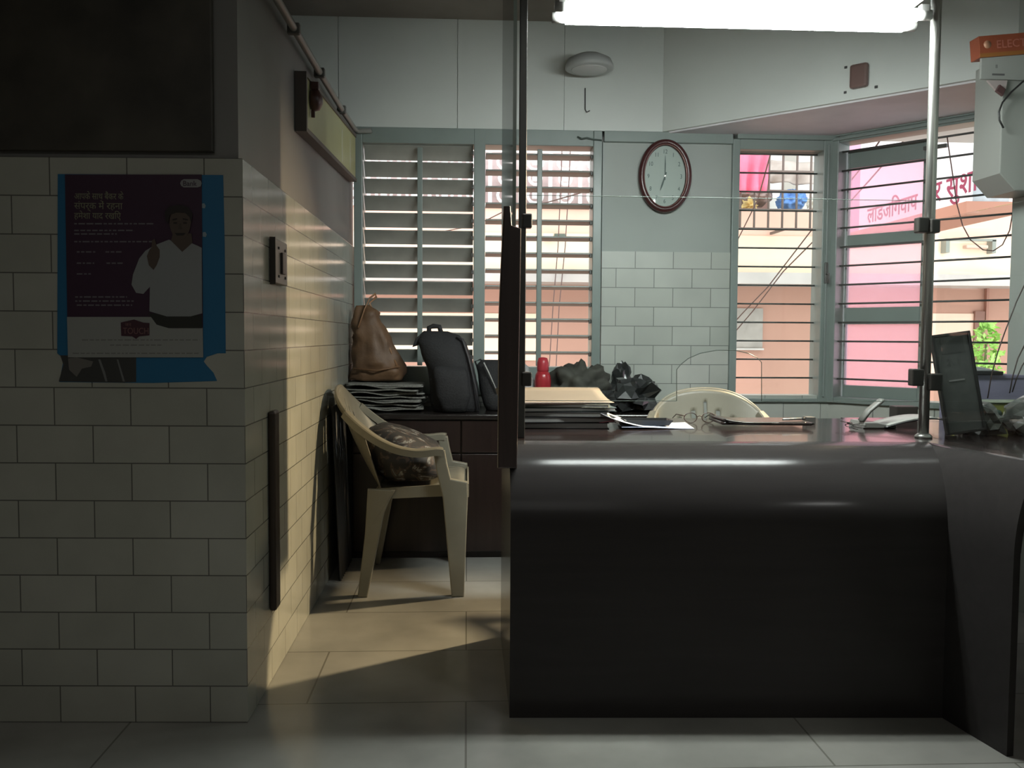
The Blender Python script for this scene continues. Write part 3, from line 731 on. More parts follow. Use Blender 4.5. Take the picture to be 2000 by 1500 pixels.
# second black bag
BY2 = 4.40
bb = thing('shoulder_bag', 'black shoulder bag with a pale edge, between the backpack and the wooden stile', 'bag', (.12, BY2, KZ))
secs = []
for (yy, xa, xb, ry) in ((808, 948, 1000, .06), (790, 944, 1004, .07), (740, 932, 1000, .06), (715, 930, 990, .045), (703, 940, 978, .02)):
    secs.append((max(Z_(yy, BY2), KZ), (X_(xa, BY2) + X_(xb, BY2)) / 2, BY2, (X_(xb, BY2) - X_(xa, BY2)) / 2, ry))
MB().loft(secs, 32, 3, .010, 9, 8).build('bag_body', BLACK, bb)
MB().tube([aY(945, 708, BY2 - .07), aY(957, 733, BY2 - .075), aY(971, 765, BY2 - .08)], .0035, 6).build('pale_edge', mat('pale_piping', (.4, .4, .38), .5), bb)
MB().tube([aY(934, 722, BY2), aY(928, 706, BY2), aY(938, 702, BY2), aY(948, 712, BY2)], .005, 6).build('bag_loop', BLACK, bb)
fin(bb)
# white printed carrier bag
WB = pattern_mat('printed_carrier', (.34, .34, .34), [(.57, (.34, .34, .34)), (.60, (.10, .05, .10)), (.66, (.13, .06, .12)), (.68, (.30, .30, .31))], 12)
cb_ = thing('carrier_bag', 'crumpled white carrier bag with dark print beside the red bottle', 'carrier bag', (.29, 4.42, KZ))
MB().loft([(KZ, .285, 4.42, .05, .05), (KZ + .06, .29, 4.42, .06, .06), (KZ + .14, .285, 4.42, .05, .045), (KZ + .20, .27, 4.42, .035, .02), (KZ + .24, .26, 4.42, .02, .01)], 28, 2.3, .014, 16, 4, ridge=.8).build('bag_body', WB, cb_)
MB().tube([(.25, 4.41, KZ + .23), (.245, 4.41, KZ + .26), (.265, 4.41, KZ + .275), (.28, 4.41, KZ + .23)], .004, 6).build('bag_handle', WB, cb_)
fin(cb_)
# red bottle
bx = aY(1060, 740, 4.36).x
RED = mat('red_translucent_plastic', (.55, .035, .05), .25, trans=.35)
bt = thing('water_bottle', 'red plastic water bottle standing on the cabinet behind the folders', 'bottle', (bx, 4.36, KZ))
MB().lathe([(.034, 0), (.038, .004), (.039, .05), (.034, .07), (.040, .09), (.041, .15), (.037, .175), (.027, .195)], (0, 0, 0), 28).build('bottle_body', RED, bt)
MB().lathe([(.028, .192), (.029, .20), (.029, .235), (.022, .258), (.006, .262)], (0, 0, 0), 24).build('screw_cap', mat('red_cap', (.42, .03, .045), .35), bt)
# dark bundles and black plastic bags
def blob(center, rad, amp, fr, seed, m, name, label, cat, zmin, facet=False, sub=4, group=None, cubic=0.0):
    bm = bmesh.new(); bmesh.ops.create_icosphere(bm, subdivisions=3 if facet else sub, radius=1)
    if facet:
        rj = random.Random(seed)
        for w in bm.verts: w.co += V3((rj.uniform(-.07, .07), rj.uniform(-.07, .07), rj.uniform(-.07, .07)))
    for w in bm.verts:
        p = w.co.copy() if facet else w.co.normalized()
        if cubic: mxx = max(abs(p.x), abs(p.y), abs(p.z)); p = p.lerp(p / mxx, cubic)
        q = V3((p.x * rad[0], p.y * rad[1], p.z * rad[2]))
        d = noise.noise(p * fr + V3((seed, seed * .3, 0)))
        d2 = abs(noise.noise(p * fr * 2.1 + V3((0, seed, 0)))) if facet else noise.noise(p * fr * 2.3 + V3((0, seed, 0))) * .5
        q += p * amp * (d * 1.2 - d2 * (.7 if facet else .6))
        q += V3(center); q.z = max(q.z, zmin + .0004 * (q.z - zmin)) if q.z > zmin else zmin; w.co = q
    for f in bm.faces: f.smooth = not facet
    me = bpy.data.meshes.new(name); bm.to_mesh(me); bm.free(); me.materials.append(m)
    o = bpy.data.objects.new(name, me); C.objects.link(o)
    return tag(origin(o, (center[0], center[1], zmin)), label, cat, group)
DARKB = mat('dark_grey_olive_cloth', (.040, .040, .032), .75, var=.4, vs=12)
BAGP = mat('black_bag_film', (.020, .022, .022), .28, spec=.6)
q = aY(1135, 770, 4.42)
blob((q.x - .008, 4.44, .78), (.145, .10, .125), .055, 2.4, 11, DARKB, 'cloth_bundle', 'dark olive cloth bundle in the middle of the cabinet top, right of the bottle', 'bundle', KZ)
q = aY(1213, 733, 4.50)
blob((q.x + .01, 4.55, .80), (.05, .045, .12), .03, 2.2, 21, BAGP, 'plastic_bag', 'knotted top of a tall black plastic bag behind the cloth bundle', 'plastic bag', KZ, True)
q = aY(1222, 790, 4.36)
blob((q.x + .035, 4.31, .755), (.115, .09, .105), .05, 3.0, 33, BAGP, 'plastic_bag', 'largest black plastic bag at the right end of the cabinet', 'plastic bag', KZ, True, cubic=.25)
q = aY(1180, 800, 4.28)
blob((q.x, 4.255, .722), (.06, .06, .06), .035, 2.6, 45, BAGP, 'plastic_bag', 'small crumpled black plastic bag in front of the cloth bundle', 'plastic bag', KZ, True)

# ================================================================== THINGS ON THE COUNTER
TZ = CT + .0005
def gz(px, py, z=TZ): return aZ(px, py, z)
# stack of files, topmost a buff envelope
FOLD = [(.155, (.02, .02, .022)), (.135, (.03, .03, .03)), (.14, (.035, .05, .055))]
fz = TZ; fxc = aY(1085, 820, 3.10).x
specs = [('black plastic file lying lowest in the stack on the counter', (.012, .012, .013), .020, .34, .24, -2), ('black ribbed file second from the bottom of the stack', (.020, .020, .022), .018, .37, .25, 3),
         ('charcoal file with rounded spine in the middle of the stack', (.030, .030, .032), .017, .36, .25, -3), ('teal grey document folder above the charcoal file in the stack', (.075, .11, .115), .013, .33, .24, 4),
         ('cream paper file directly under the buff envelope', (.34, .33, .25), .011, .34, .23, -6)]
for i, (lab, col, th, w, d, a) in enumerate(specs):
    f = thing('document_file', lab, 'file', (fxc + (0, .0, -.01, .02, .01)[i], 3.08, fz), R(a), 'files stacked on the counter')
    mc = mat('file_cover_%d' % i, col, .3)
    mb = MB(); mb.box((-w / 2, -d / 2, 0), (w / 2, d / 2, .0018), .0008); mb.box((-w / 2, -d / 2, th - .002), (w / 2, d / 2, th - .0002), .0008)
    mb.tube([(-w / 2, -d / 2, th / 2), (-w / 2, d / 2, th / 2)], th / 2 - .0003, 12); mb.build('cover', mc, f)
    MB().box((-w / 2 + .004, -d / 2 + .001, .0018), (w / 2 - .006, d / 2 - .003, th - .002), .001).build('pages', PAPER if i > 2 else mat('grey_pages', (.30, .30, .29), .7), f)
    fz += th + .0006
e = thing('envelope', 'large buff envelope on top of the file stack beside the left post', 'envelope', (fxc - .005, 3.07, fz), R(4))
BUFF = mat('buff_paper', (.20, .158, .122), .65, var=.06)
def ef(a, b):
    return ((a - .52) * .375, (b - .5) * .24 , .0035 + .034 * b * b + .012 * max(0, .5 - a) * 0)
MB().grid(ef, 10, 8, -.0025).build('envelope_body', BUFF, e)
def ef2(a, b): return ((a - .52) * .365 + .002, .12 + .018 * math.sin(math.pi * a) * b, .0385 + .004 * b)
MB().grid(ef2, 10, 2, -.001).build('envelope_flap', BUFF, e)
# loose sheets fanning out to the right of the stack
for i, (lab, x0, y0, x1, y1, col, dz) in enumerate([
        ('white sheet sloping off the file stack down onto the counter', 1165, 790, 1300, 836, (.62, .63, .66), .050),
        ('bluish white sheet lying under the black tray', 1205, 826, 1345, 842, (.50, .56, .70), .004)]):
    a0 = gz(1230 + 22 * i, 838); 
    x_a, x_b = aY(x0, 820, 3.04).x, aY(x1, 820, 3.04).x
    def pf(a, b, x_a=x_a, x_b=x_b, dz=dz):
        return (x_a + (x_b - x_a) * a + .02 * b, 2.94 + .21 * b + .02 * a, TZ + .002 + dz * (1 - a) ** 2.6 + .002 * math.sin(5 * a + b))
    o = MB().grid(pf, 18, 6, -.0012).build('paper_sheet', mat('sheet_%d' % i, col, .6))
    tag(origin(o, ((x_a + x_b) / 2, 3.04, TZ)), lab, 'paper', 'loose papers on the counter')
xx = aY(1168, 828, 2.98).x
o = MB().grid(lambda a, b: (xx + .05 * a, 2.95 + .12 * b, TZ + .0205 + .006 * a), 6, 4, -.0012).build('paper_slip', mat('pink_slip', (.45, .16, .20), .6))
tag(origin(o, (xx, 3.0, TZ + .018)), 'small pink slip poking out at the right side of the file stack', 'paper')
ta, tb = aY(1216, 830, 3.04), aY(1310, 830, 3.04)
tr = thing('desk_tray', 'flat black tray lying on the bluish sheet of paper', 'tray', ((ta.x + tb.x) / 2, 3.05, TZ + .0065))
w = tb.x - ta.x
mb = MB(); mb.prism([V3((-w / 2 + .018, -.045, 0)), V3((w / 2 - .014, -.045, 0)), V3((w / 2 - .014, .045, 0)), V3((-w / 2 + .018, .045, 0))], (0, 0, .004))
mb.prism([V3((-w / 2, 0, .018)), V3((-w / 2 + .018, 0, 0)), V3((w / 2 - .014, 0, 0)), V3((w / 2, 0, .018)), V3((w / 2 - .004, 0, .018)), V3((w / 2 - .018, 0, .004)), V3((-w / 2 + .022, 0, .004)), V3((-w / 2 + .004, 0, .018))], (0, .001, 0))
for sg in (-1, 1): mb.prism([V3((-w / 2, sg * .05, .018)), V3((-w / 2 + .018, sg * .045, 0)), V3((w / 2 - .014, sg * .045, 0)), V3((w / 2, sg * .05, .018))], (0, -sg * .003, 0))
for xa, xb in ((-w / 2, -w / 2 + .018), (w / 2, w / 2 - .014)): mb.prism([V3((xa, -.05, .018)), V3((xb, -.045, 0)), V3((xb, .045, 0)), V3((xa, .05, .018))], (math.copysign(.003, -xa), 0, 0))
mb.build('tray_body', BLACKP, tr)
# spectacles
SP = mat('brown_spectacle_frame', (.06, .03, .022), .25)
q = gz(1366, 826)
sp = thing('spectacles', 'brown framed spectacles standing open on the counter in front of the rear chair', 'spectacles', (q.x, q.y, TZ), R(4))
for sg in (-1, 1):
    P = [V3((sg * .033 + .024 * math.cos(t_), 0, .019 + .0175 * math.sin(t_))) for t_ in [2 * math.pi * i / 20 for i in range(20)]]
    MB().sweep([p for p in P], [(-.0013, -.0013), (.0013, -.0013), (.0013, .0013), (-.0013, .0013)], (0, 1, 0), True).build('lens_rim', SP, sp)
    MB().prism([p + V3((0, -.0005, 0)) for p in P], (0, .001, 0)).build('lens', GLASS, sp)
    MB().tube([(sg * .057, 0, .026), (sg * .062, .004, .027), (sg * .064, .07, .026), (sg * .062, .12, .008)], .0018, 6).build('temple_arm', SP, sp)
MB().tube([(-.009, 0, .022), (0, -.002, .026), (.009, 0, .022)], .0015, 6).build('bridge', SP, sp)
# dark folders lying flat with a pen
da, db = aY(1398, 830, 3.08), aY(1565, 830, 3.08)
wx = db.x - da.x
for i, (lab, dx, th) in enumerate([('dark brown folder lying flat below the glossy one behind the glass', 0, .010), ('glossy black folder with a curled pale left edge lying on the brown folder', .004, .008)]):
    f = thing('flat_folder', lab, 'folder', ((da.x + db.x) / 2 + dx, 3.08, TZ + i * .0108), R(-2 + 3 * i), 'folders lying flat behind the glass')
    MB().grid(lambda a, b, th=th, i=i: ((a - .5) * wx, (b - .5) * .20, th * (1 + (1.6 * max(0, .28 - a) * (3 if i else .2)))), 16, 6, -th * .92).build('folder_cover', mat('folder_black_%d' % i, (.030 - .012 * i, .022 - .008 * i, .020 - .006 * i), .18), f)
    if i: MB().tube([(-.5 * wx, -.10, th * 1.4 + .008), (-.42 * wx, -.10, th * 1.2 + .004), (-.28 * wx, -.10, th + .001), (0.1 * wx, -.10, th + .0)], .0012, 5).build('pale_edge_strip', mat('pale_edge_paper', (.5, .5, .48), .5), f)
q = aY(1555, 824, 3.06)
pn = thing('pen', 'steel pen lying across the right end of the glossy black folder', 'pen', (q.x - .01, 3.05, TZ + .0255), R(20))
MB().tube([(-.05, 0, 0), (.03, 0, 0)], .004, 10).build('pen_barrel', STEEL, pn)
MB().tube([(.03, 0, 0), (.045, 0, 0), (.052, 0, 0)], [.004, .003, .0008], 10).build('pen_tip', BLACKP, pn)
q = aY(1578, 822, 3.16)
o = MB().box((-.017, -.02, 0), (.017, .02, .024), .002).build('small_box', mat('grey_brown_card', (.10, .095, .085), .5)); o.location = (q.x + .004, 3.16, TZ)
tag(o, 'tiny grey brown box to the right of the flat folders', 'box')
# keys
q = gz(1659, 838)
ks = thing('key_bunch', 'bunch of dark keys lying in front of the tilted telephone handset', 'keys', (q.x, q.y, TZ))
KM = mat('dark_key_metal', (.02, .017, .016), .4)
MB().sweep([V3((.014 * math.cos(t_), .014 * math.sin(t_), .012 + .004 * math.sin(t_))) for t_ in [2 * math.pi * i / 16 for i in range(16)]], [(-.001, -.001), (.001, -.001), (.001, .001), (-.001, .001)], (0, 0, 1), True).build('key_ring', KM, ks)
for i in range(6):
    m_ = Matrix.Rotation(R(-80 + 36 * i + random.uniform(-8, 8)), 4, 'Z') @ Matrix.Translation((.016, 0, .004 + .0033 * i))
    mb = MB(); mb.lathe([(.009, 0), (.010, .001), (.009, .002)], (0, 0, 0), 14); mb.box((.008, -.003, 0), (.038, .003, .002)); 
    for j in range(3): mb.box((.018 + .007 * j, -.005, 0), (.021 + .007 * j, -.002, .002))
    for w_ in mb.bm.verts: w_.co = m_ @ w_.co
    mb.build('key', KM, ks)
# corded desk telephone: tilted handset over a flat base
q = gz(1712, 836)
DT = mat('grey_white_telephone_plastic', (.24, .24, .22), .4)
tp = thing('desk_telephone', 'pale grey desk telephone with its handset propped steeply upright', 'telephone', (q.x, q.y + .02, TZ), R(0))
sc_ = q.y / 1750
MB().prism([V3((-34 * sc_, -.045, 0)), V3((34 * sc_, -.045, 0)), V3((34 * sc_, -.045, 5 * sc_)), V3((-6 * sc_, -.045, 13 * sc_)), V3((-30 * sc_, -.045, 13 * sc_))], (0, .12, 0), bev=.004).build('telephone_base', DT, tp)
hp = [V3((-32 * sc_, -.02, 14 * sc_)), V3((-18 * sc_, -.02, 34 * sc_)), V3((4 * sc_, -.02, 52 * sc_)), V3((10 * sc_, -.02, 57 * sc_))]
MB().sweep(hp, [(-.018, -.004), (.018, -.004), (.018, .005), (-.018, .005)], (0, 0, 1)).build('handset', DT, tp)
hp = [V3((-24 * sc_, .02, 12 * sc_)), V3((-10 * sc_, .02, 32 * sc_)), V3((6 * sc_, .0, 53 * sc_))]
MB().sweep(hp, [(-.006, -.002), (.006, -.002), (.006, .002), (-.006, .002)], (0, 0, 1)).build('handset_rest', DT, tp)
# open dark diary with curved pale pages
q = gz(1785, 838)
dy_ = thing('open_diary', 'open dark covered diary with arching pale page edges left of the round post', 'book', (q.x, q.y + .06, TZ), R(-4))
def dg(a, b, off=0): return ((a - .5) * .19, (b - .5) * .15, .004 + .030 * math.sin(math.pi * min(1, a * .62 + .0)) + off)
MB().grid(lambda a, b: dg(a, b, -.0), 24, 4, -.003).build('book_cover', BLACKP, dy_)
mb = MB()
for i in range(4): mb.grid(lambda a, b, i=i: dg(.03 + a * (.94 - .02 * i), .02 + b * .95, .0012 + .0016 * i), 20, 3, -.0006)
mb.build('pages', mat('pale_pages', (.36, .36, .33), .5), dy_)
q = aY(1772, 798, 3.24)
o = MB().box((-.04, -.03, 0), (.042, .03, .055), .003).build('card_box', mat('black_brown_card', (.03, .025, .022), .5)); o.location = (q.x, 3.27, TZ)
tag(o, 'small black brown box behind the open diary', 'box')
# tall leaning framed panel
PB = [aY(1847, 862, 2.72), aY(1926, 860, 2.72), aY(1890, 666, 2.76), aY(1818, 666, 2.76)]
zmin = min(p.z for p in PB[:2]); 
for p in PB: p.z += max(0, TZ + .002 - zmin)
ex = (PB[1] - PB[0]).normalized(); ez = ((PB[3] + PB[2]) / 2 - (PB[0] + PB[1]) / 2); hh = ez.length; ez = ez.normalized(); ey = ez.cross(ex).normalized(); ez2 = ez
ex = (ex - ez * ex.dot(ez)).normalized(); ey = ez.cross(ex).normalized(); ww_ = (PB[1] - PB[0]).length * .98
low = (PB[0] + PB[1]) / 2
ms = basis(low + V3((0, 0, .009)), ex, ey, ez)
PN = thing('display_panel', 'tall dark framed panel leaning to the left beside the round post', 'panel', (low.x, low.y, TZ))
DKF = mat('dark_panel_frame', (.020, .020, .019), .35)
mb = MB(); t_ = .009
mb.box((-ww_ / 2, -.008, 0), (-ww_ / 2 + t_, .010, hh), .002, ms); mb.box((ww_ / 2 - t_, -.008, 0), (ww_ / 2, .010, hh), .002, ms)
mb.box((-ww_ / 2, -.008, 0), (ww_ / 2, .010, t_), .002, ms); mb.box((-ww_ / 2, -.008, hh - t_), (ww_ / 2, .010, hh), .002, ms); mb.build('panel_frame', DKF, PN)
MB().box((-ww_ / 2 + t_, -.002, t_), (ww_ / 2 - t_, .008, hh - t_), 0, ms).build('panel_face', mat('dark_grey_panel_face', (.10, .105, .10), .35, var=.15, vs=20), PN)
mf = mat('faint_print', (.10, .105, .10), .5)
mb = MB(); mb.box((-ww_ * .28, -.0026, hh * .80), (ww_ * .30, -.002, hh * .96), 0, ms); mb.build('printed_block', mat('faint_block', (.075, .078, .075), .4), PN)
mb = MB(); mb.box((-ww_ * .22, -.0028, hh * .52), (ww_ * .18, -.002, hh * .535), 0, ms); mb.build('white_line', mat('pale_print', (.28, .28, .27), .5), PN)
text('printed_figures', '211', .030, mf, PN, ms @ basis(V3((-ww_ * .22, -.0026, hh * .69)), V3((1, 0, 0)), V3((0, 0, 1)), V3((0, -1, 0))), .0003)
MB().box((-.02, .012, 0), (.02, .016, hh * .55), .001, basis(low + V3((0, .075, .002)), ex, ey, (ez * hh * .55 - V3((0, .06, 0))).normalized())).build('rear_strut', DKF, PN)
fin(PN)
# printer with an open lid and lilac crate behind
q0, q1 = aY(1888, 790, 3.20), aY(2010, 790, 3.20)
pr = thing('storage_crate', 'lilac plastic crate behind the leaning panel at the right end of the counter', 'crate', ((q0.x + q1.x) / 2, 3.30, TZ))
LIL = mat('lilac_plastic', (.22, .21, .30), .45)
wl = min(q1.x, 2.10) - q0.x; zc = aY(1940, 733, 3.20).z
mb = MB(); h_ = zc - TZ
mb.box((-wl / 2, -.09, 0), (wl / 2, -.086, h_), .001); mb.box((-wl / 2, .086, 0), (wl / 2, .09, h_), .001); mb.box((-wl / 2, -.086, 0), (-wl / 2 + .004, .086, h_), .001); mb.box((wl / 2 - .004, -.086, 0), (wl / 2, .086, h_), .001); mb.box((-wl / 2 + .004, -.086, 0), (wl / 2 - .004, .086, .004))
mb.build('crate_body', LIL, pr)
MB().box((-wl / 2 - .002, -.093, h_ - .010), (wl / 2 + .002, -.090, h_)).build('crate_rim', LIL, pr)
q = aY(1925, 727, 3.19)
sc = thing('scanner', 'flat black flatbed scanner with a pale lid on top of the lilac crate', 'scanner', (q.x, 3.30, zc + .0005))
MB().box((-.085, -.10, 0), (.075, .09, .014), .003).build('scanner_body', BLACKP, sc)
MB().prism([V3((-.083, -.095, .0145)), V3((.065, -.095, .0145)), V3((-.01, -.095, .030)), V3((-.083, -.095, .032))], (0, .18, 0), bev=.002).build('scanner_lid', mat('pale_grey_lid', (.42, .43, .44), .35), sc)
# green yellow box with knob, cellophane bundles in front
q = aY(1960, 800, 3.02)
gb = thing('plastic_box', 'yellow green plastic box with a dark knob above the cellophane bundle', 'box', (1.85, 3.07, TZ))
YG = mat('yellow_green_plastic', (.26, .27, .07), .4)
zt2 = aY(1960, 784, 3.02).z
MB().box((-.12, -.05, 0), (.16, .05, zt2 - TZ - .008), .006).build('box_body', YG, gb)
MB().box((-.123, -.053, zt2 - TZ - .0078), (.163, .053, zt2 - TZ), .003).build('box_lid', mat('pale_green_lid', (.24, .27, .20), .4), gb)
q = aY(1948, 799, 3.01)
MB().lathe([(.0, 0), (.016, .001), (.018, .012), (.010, .018)], (0, 0, 0), 16).build('knob', mat('dark_green_knob', (.03, .05, .04), .4), gb).matrix_local = Matrix.Translation((q.x - 1.85, -.051, .045)) @ Matrix.Rotation(R(90), 4, 'X')
CEL = mat('cellophane_wrap', (.10, .105, .095), .22, var=.5, vs=14, spec=.8)
q = aY(1968, 850, 2.62)
blob((1.66, 2.82, TZ + .04), (.065, .09, .065), .018, 5, 51, CEL, 'wrapped_bundle', 'cellophane wrapped bundle just right of the leaning panel', 'bundle', TZ, True)
blob((1.81, 2.76, TZ + .05), (.095, .11, .075), .02, 5, 61, CEL, 'wrapped_bundle', 'cellophane wrapped bundle at the right edge of the picture', 'bundle', TZ, True)
# thin red brown cables hanging on the right
CAB = mat('dark_cable', (.035, .022, .02), .5)
for i, (lab, P, Y) in enumerate([
        ('thin cable rising from the lilac crate past the plant', [(1929, 778), (1936, 735), (1948, 690), (1962, 650), (1985, 590), (2004, 550)], 3.16),
        ('left of two cables hanging beside the dark window post', [(1972, 768), (1978, 735), (1988, 700), (2002, 672)], 3.15),
        ('right of two cables hanging beside the dark window post', [(1977, 766), (1986, 738), (1996, 715), (2006, 700)], 3.155)]):
    o = MB().tube([aY(x, y, Y) for x, y in P], .0022, 6).build('cable', CAB); b_ = aY(P[0][0], P[0][1], Y)
    tag(origin(o, b_), lab, 'cable')
# ================================================================== WALL MOUNTED BOXES, TOP RIGHT
YW = 3.22
a_, b_ = aY(1960, 110, YW), aY(1960, 345, YW)
wc = thing('wall_cabinet', 'grey metal box mounted on the right wall with a chamfered bottom corner', 'wall box', (2.02, YW + .09, b_.z))
MB().prism([V3((a_.x, YW, a_.z)), V3((2.118, YW, a_.z)), V3((2.118, YW, b_.z - .05)), V3((a_.x + .06, YW, b_.z - .05)), V3((a_.x, YW, b_.z - .008 + .02))], (0, .18, 0), bev=.004).build('box_body', mat('grey_metal_paint', (.25, .26, .24), .45), wc)
p1, p2 = aY(1913, 106, YW), aY(1990, 158, YW)
MB().box((p1.x, YW - .012, p2.z), (2.118, YW - .001, p1.z + .01), .003).build('label_plate', mat('pale_grey_plate', (.30, .31, .29), .4), wc)
text('small_print', 'II', .018, mat('grey_ink', (.10, .10, .10), .6), wc, basis(aY(1944, 133, YW - .0125), V3((1, 0, 0)), V3((0, 0, 1)), V3((0, -1, 0))), .0003)
MB().box(aY(1938, 147, YW - .0135), aY(1962, 144, YW - .0125)).build('small_print', mat('grey_ink_bar', (.10, .10, .10), .6), wc)
fin(wc)
q0, q1 = aY(1911, 112, YW - .01), aY(1911, 70, YW - .01)
og = thing('sign_strip', 'orange red lettered strip fixed above the grey wall box', 'sign', (2.0, YW - .02, q0.z))
ms = basis(V3((q0.x, YW - .02, q0.z - .004)), V3((1, -.0, .10)).normalized(), V3((0, 1, 0)), V3((-.10, 0, 1)).normalized())
MB().box((0, 0, 0), (.19, .06, q1.z - q0.z), .002, ms).build('strip_body', mat('orange_red_card', (.30, .075, .035), .5, var=.15, vs=10), og)
MB().box((0.0, -.001, 0), (.19, -.0002, .014), 0, ms).build('amber_band', mat('amber_band', (.30, .12, .03), .5), og)
MB().lathe([(.0, -.0004), (.014, -.0004), (.014, .0004), (0, .0004)], (0, 0, 0), 20).build('round_mark', mat('amber_spot', (.50, .26, .16), .5), og).data.transform(ms @ Matrix.Translation((.030, -.0012, .044)) @ Matrix.Rotation(R(90), 4, 'X'))
text('lettering', 'ELECT', .040, mat('pale_red_lettering', (.45, .16, .12), .5), og, ms @ basis(V3((.062, -.0013, .028)), V3((1, 0, 0)), V3((0, 0, 1)), V3((0, -1, 0))), .0004)
fin(og)
q = aY(1952, 172, YW)
hk = thing('switch_bracket', 'small pale bracket with a maroon diamond shaped knob below the grey plate', 'bracket', (q.x, YW - .02, q.z))
MB().prism([aY(1925, 158, YW - .004), aY(1965, 158, YW - .004), aY(1962, 176, YW - .004), aY(1944, 180, YW - .004)], (0, -.01, 0), bev=.001).build('bracket_plate', mat('pale_pink_plate', (.36, .31, .30), .5), hk)
MB().prism([aY(1949, 167, YW - .016), aY(1960, 176, YW - .016), aY(1955, 189, YW - .016), aY(1942, 179, YW - .016)], (0, -.015, 0), bev=.002).build('diamond_knob', mat('maroon_knob', (.07, .035, .035), .4), hk)
fin(hk)
o = MB().tube([aY(x, y, YW - .03) for x, y in ((2010, 150), (1995, 162), (1975, 180), (1958, 200), (1951, 218), (1952, 235), (1960, 250))], .0035, 8).build('cable', mat('black_cable', (.015, .015, .015), .4))
tag(origin(o, aY(1960, 250, YW - .03)), 'thick black cable curving down in front of the grey wall box', 'cable')

# ================================================================== CLOCK
q = aY(1300, 343, YB - .03)
CK = thing('wall_clock', 'oval maroon rimmed wall clock with a pale face above the white tiles', 'clock', (q.x, YB - .003 + .008, q.z - .19))
rx, rz_ = 46 * YB / 1750, 64.5 * YB / 1750
cz = q.z; cxk = q.x
E = [V3((cxk + rx * math.cos(t_), YB - .018, cz + rz_ * math.sin(t_))) for t_ in [2 * math.pi * i / 72 for i in range(72)]]
prof = [(.017 * math.cos(t_), .017 * math.sin(t_)) for t_ in [2 * math.pi * i / 12 for i in range(12)]]
MB().sweep(E, [(a * 1.0, b * 1.15) for a, b in prof], (0, 1, 0), True).build('clock_rim', mat('maroon_clock_rim', (.060, .018, .018), .28), CK)
def ell(f, y): return [V3((cxk + rx * f * math.cos(t_), y, cz + rz_ * f * math.sin(t_))) for t_ in [2 * math.pi * i / 64 for i in range(64)]]
MB().sweep([V3((cxk + (rx - .011) * math.cos(t_), YB - .030, cz + (rz_ - .011) * math.sin(t_))) for t_ in [2 * math.pi * i / 72 for i in range(72)]], [(-.002, -.002), (.002, -.002), (.002, .002), (-.002, .002)], (0, 1, 0), True).build('inner_trim', mat('rose_gold_trim', (.35, .22, .19), .3, metal=.5), CK)
MB().prism(ell(.93, YB - .012), (0, .012, 0)).build('clock_face', mat('pale_green_white_face', (.42, .50, .455), .5), CK)
INK = mat('clock_ink', (.07, .11, .10), .5)
for h in range(1, 13):
    an = math.pi / 2 - h * math.pi / 6
    # numerals sit on an oval track
    p = V3((cxk + rx * .70 * math.cos(an), YB - .0125, cz + rz_ * .74 * math.sin(an) - .011))
    text('numeral', str(h), .031, INK, CK, basis(p, V3((1, 0, 0)), V3((0, 0, 1)), V3((0, -1, 0))), .0004, 'CENTER', sx=.8)
mb = MB(); mb.prism([V3((cxk + a, YB - .016, cz + b)) for a, b in ((-.002, -.02), (.002, -.02), (.0035, .06), (.001, .105), (-.0005, .105), (-.002, .06))], (0, -.001, 0)); mb.build('minute_hand', INK, CK)
mh = Matrix.Rotation(R(-22), 3, 'Y'); mb = MB()
mb.prism([V3((cxk, YB - .018, cz)) + (Matrix.Rotation(R(18), 3, 'Y') @ V3((a, 0, -b))) for a, b in ((-.003, -.02), (.003, -.02), (.0045, .05), (.001, .078), (-.001, .078), (-.0045, .05))], (0, -.001, 0)); mb.build('hour_hand', INK, CK)
MB().prism([V3((cxk + .005 * math.cos(t_), YB - .0195, cz + .005 * math.sin(t_))) for t_ in [2 * math.pi * i / 16 for i in range(16)]], (0, -.003, 0)).build('centre_cap', STEEL, CK)
MB().prism(ell(.90, YB - .026), (0, .001, 0)).build('cover_glass', glass_mat('clock_glass', (1, 1, 1), .02, 1.5, 1.0), CK)
fin(CK)
# round ceiling-style lamp dish and hanging hook on the upper rear wall
q = aY(1152, 132, 4.42)
ld = thing('lamp_dish', 'round pale lamp dish sticking out from the upper rear wall left of the tube light', 'lamp', (q.x, 4.44, q.z - .005))
MB().lathe([(.02, .075), (.06, .070), (.105, .048), (.118, .02), (.118, .004), (.108, 0), (.0, .003)], (0, 0, 0), 40).build('dish', mat('pale_dish', (.36, .37, .36), .4), ld)
MB().lathe([(.0, -.004), (.085, -.003), (.088, .0), (.0, .001)], (0, 0, 0), 36).build('diffuser', mat('milky_diffuser', (.50, .50, .49), .35), ld)
MB().box((-.02, .06, .03), (.02, YB - .012 - 4.44, .055), .004).build('wall_arm', WHM, ld)
q = aY(1143, 215, YB - .03)
o = MB().tube([aY(1143, 172, YB - .02), aY(1143, 214, YB - .02), aY(1146, 219, YB - .025), aY(1152, 216, YB - .03)], .003, 6).build('wall_hook', IRON)
tag(origin(o, q), 'thin dark hook hanging on the pale upper rear wall below the lamp dish', 'hook')
o = MB().tube([aY(1128, 267, YB - .03), aY(1136, 271, YB - .035), aY(1146, 269, YB - .035), aY(1158, 272, YB - .03), aY(1175, 274, YB - .026)], .0045, 6).build('cable_stub', mat('dark_green_cable', (.06, .08, .07), .5))
tag(origin(o, aY(1150, 272, YB - .03)), 'short dark cable end on the top frame of the louvred window', 'cable')
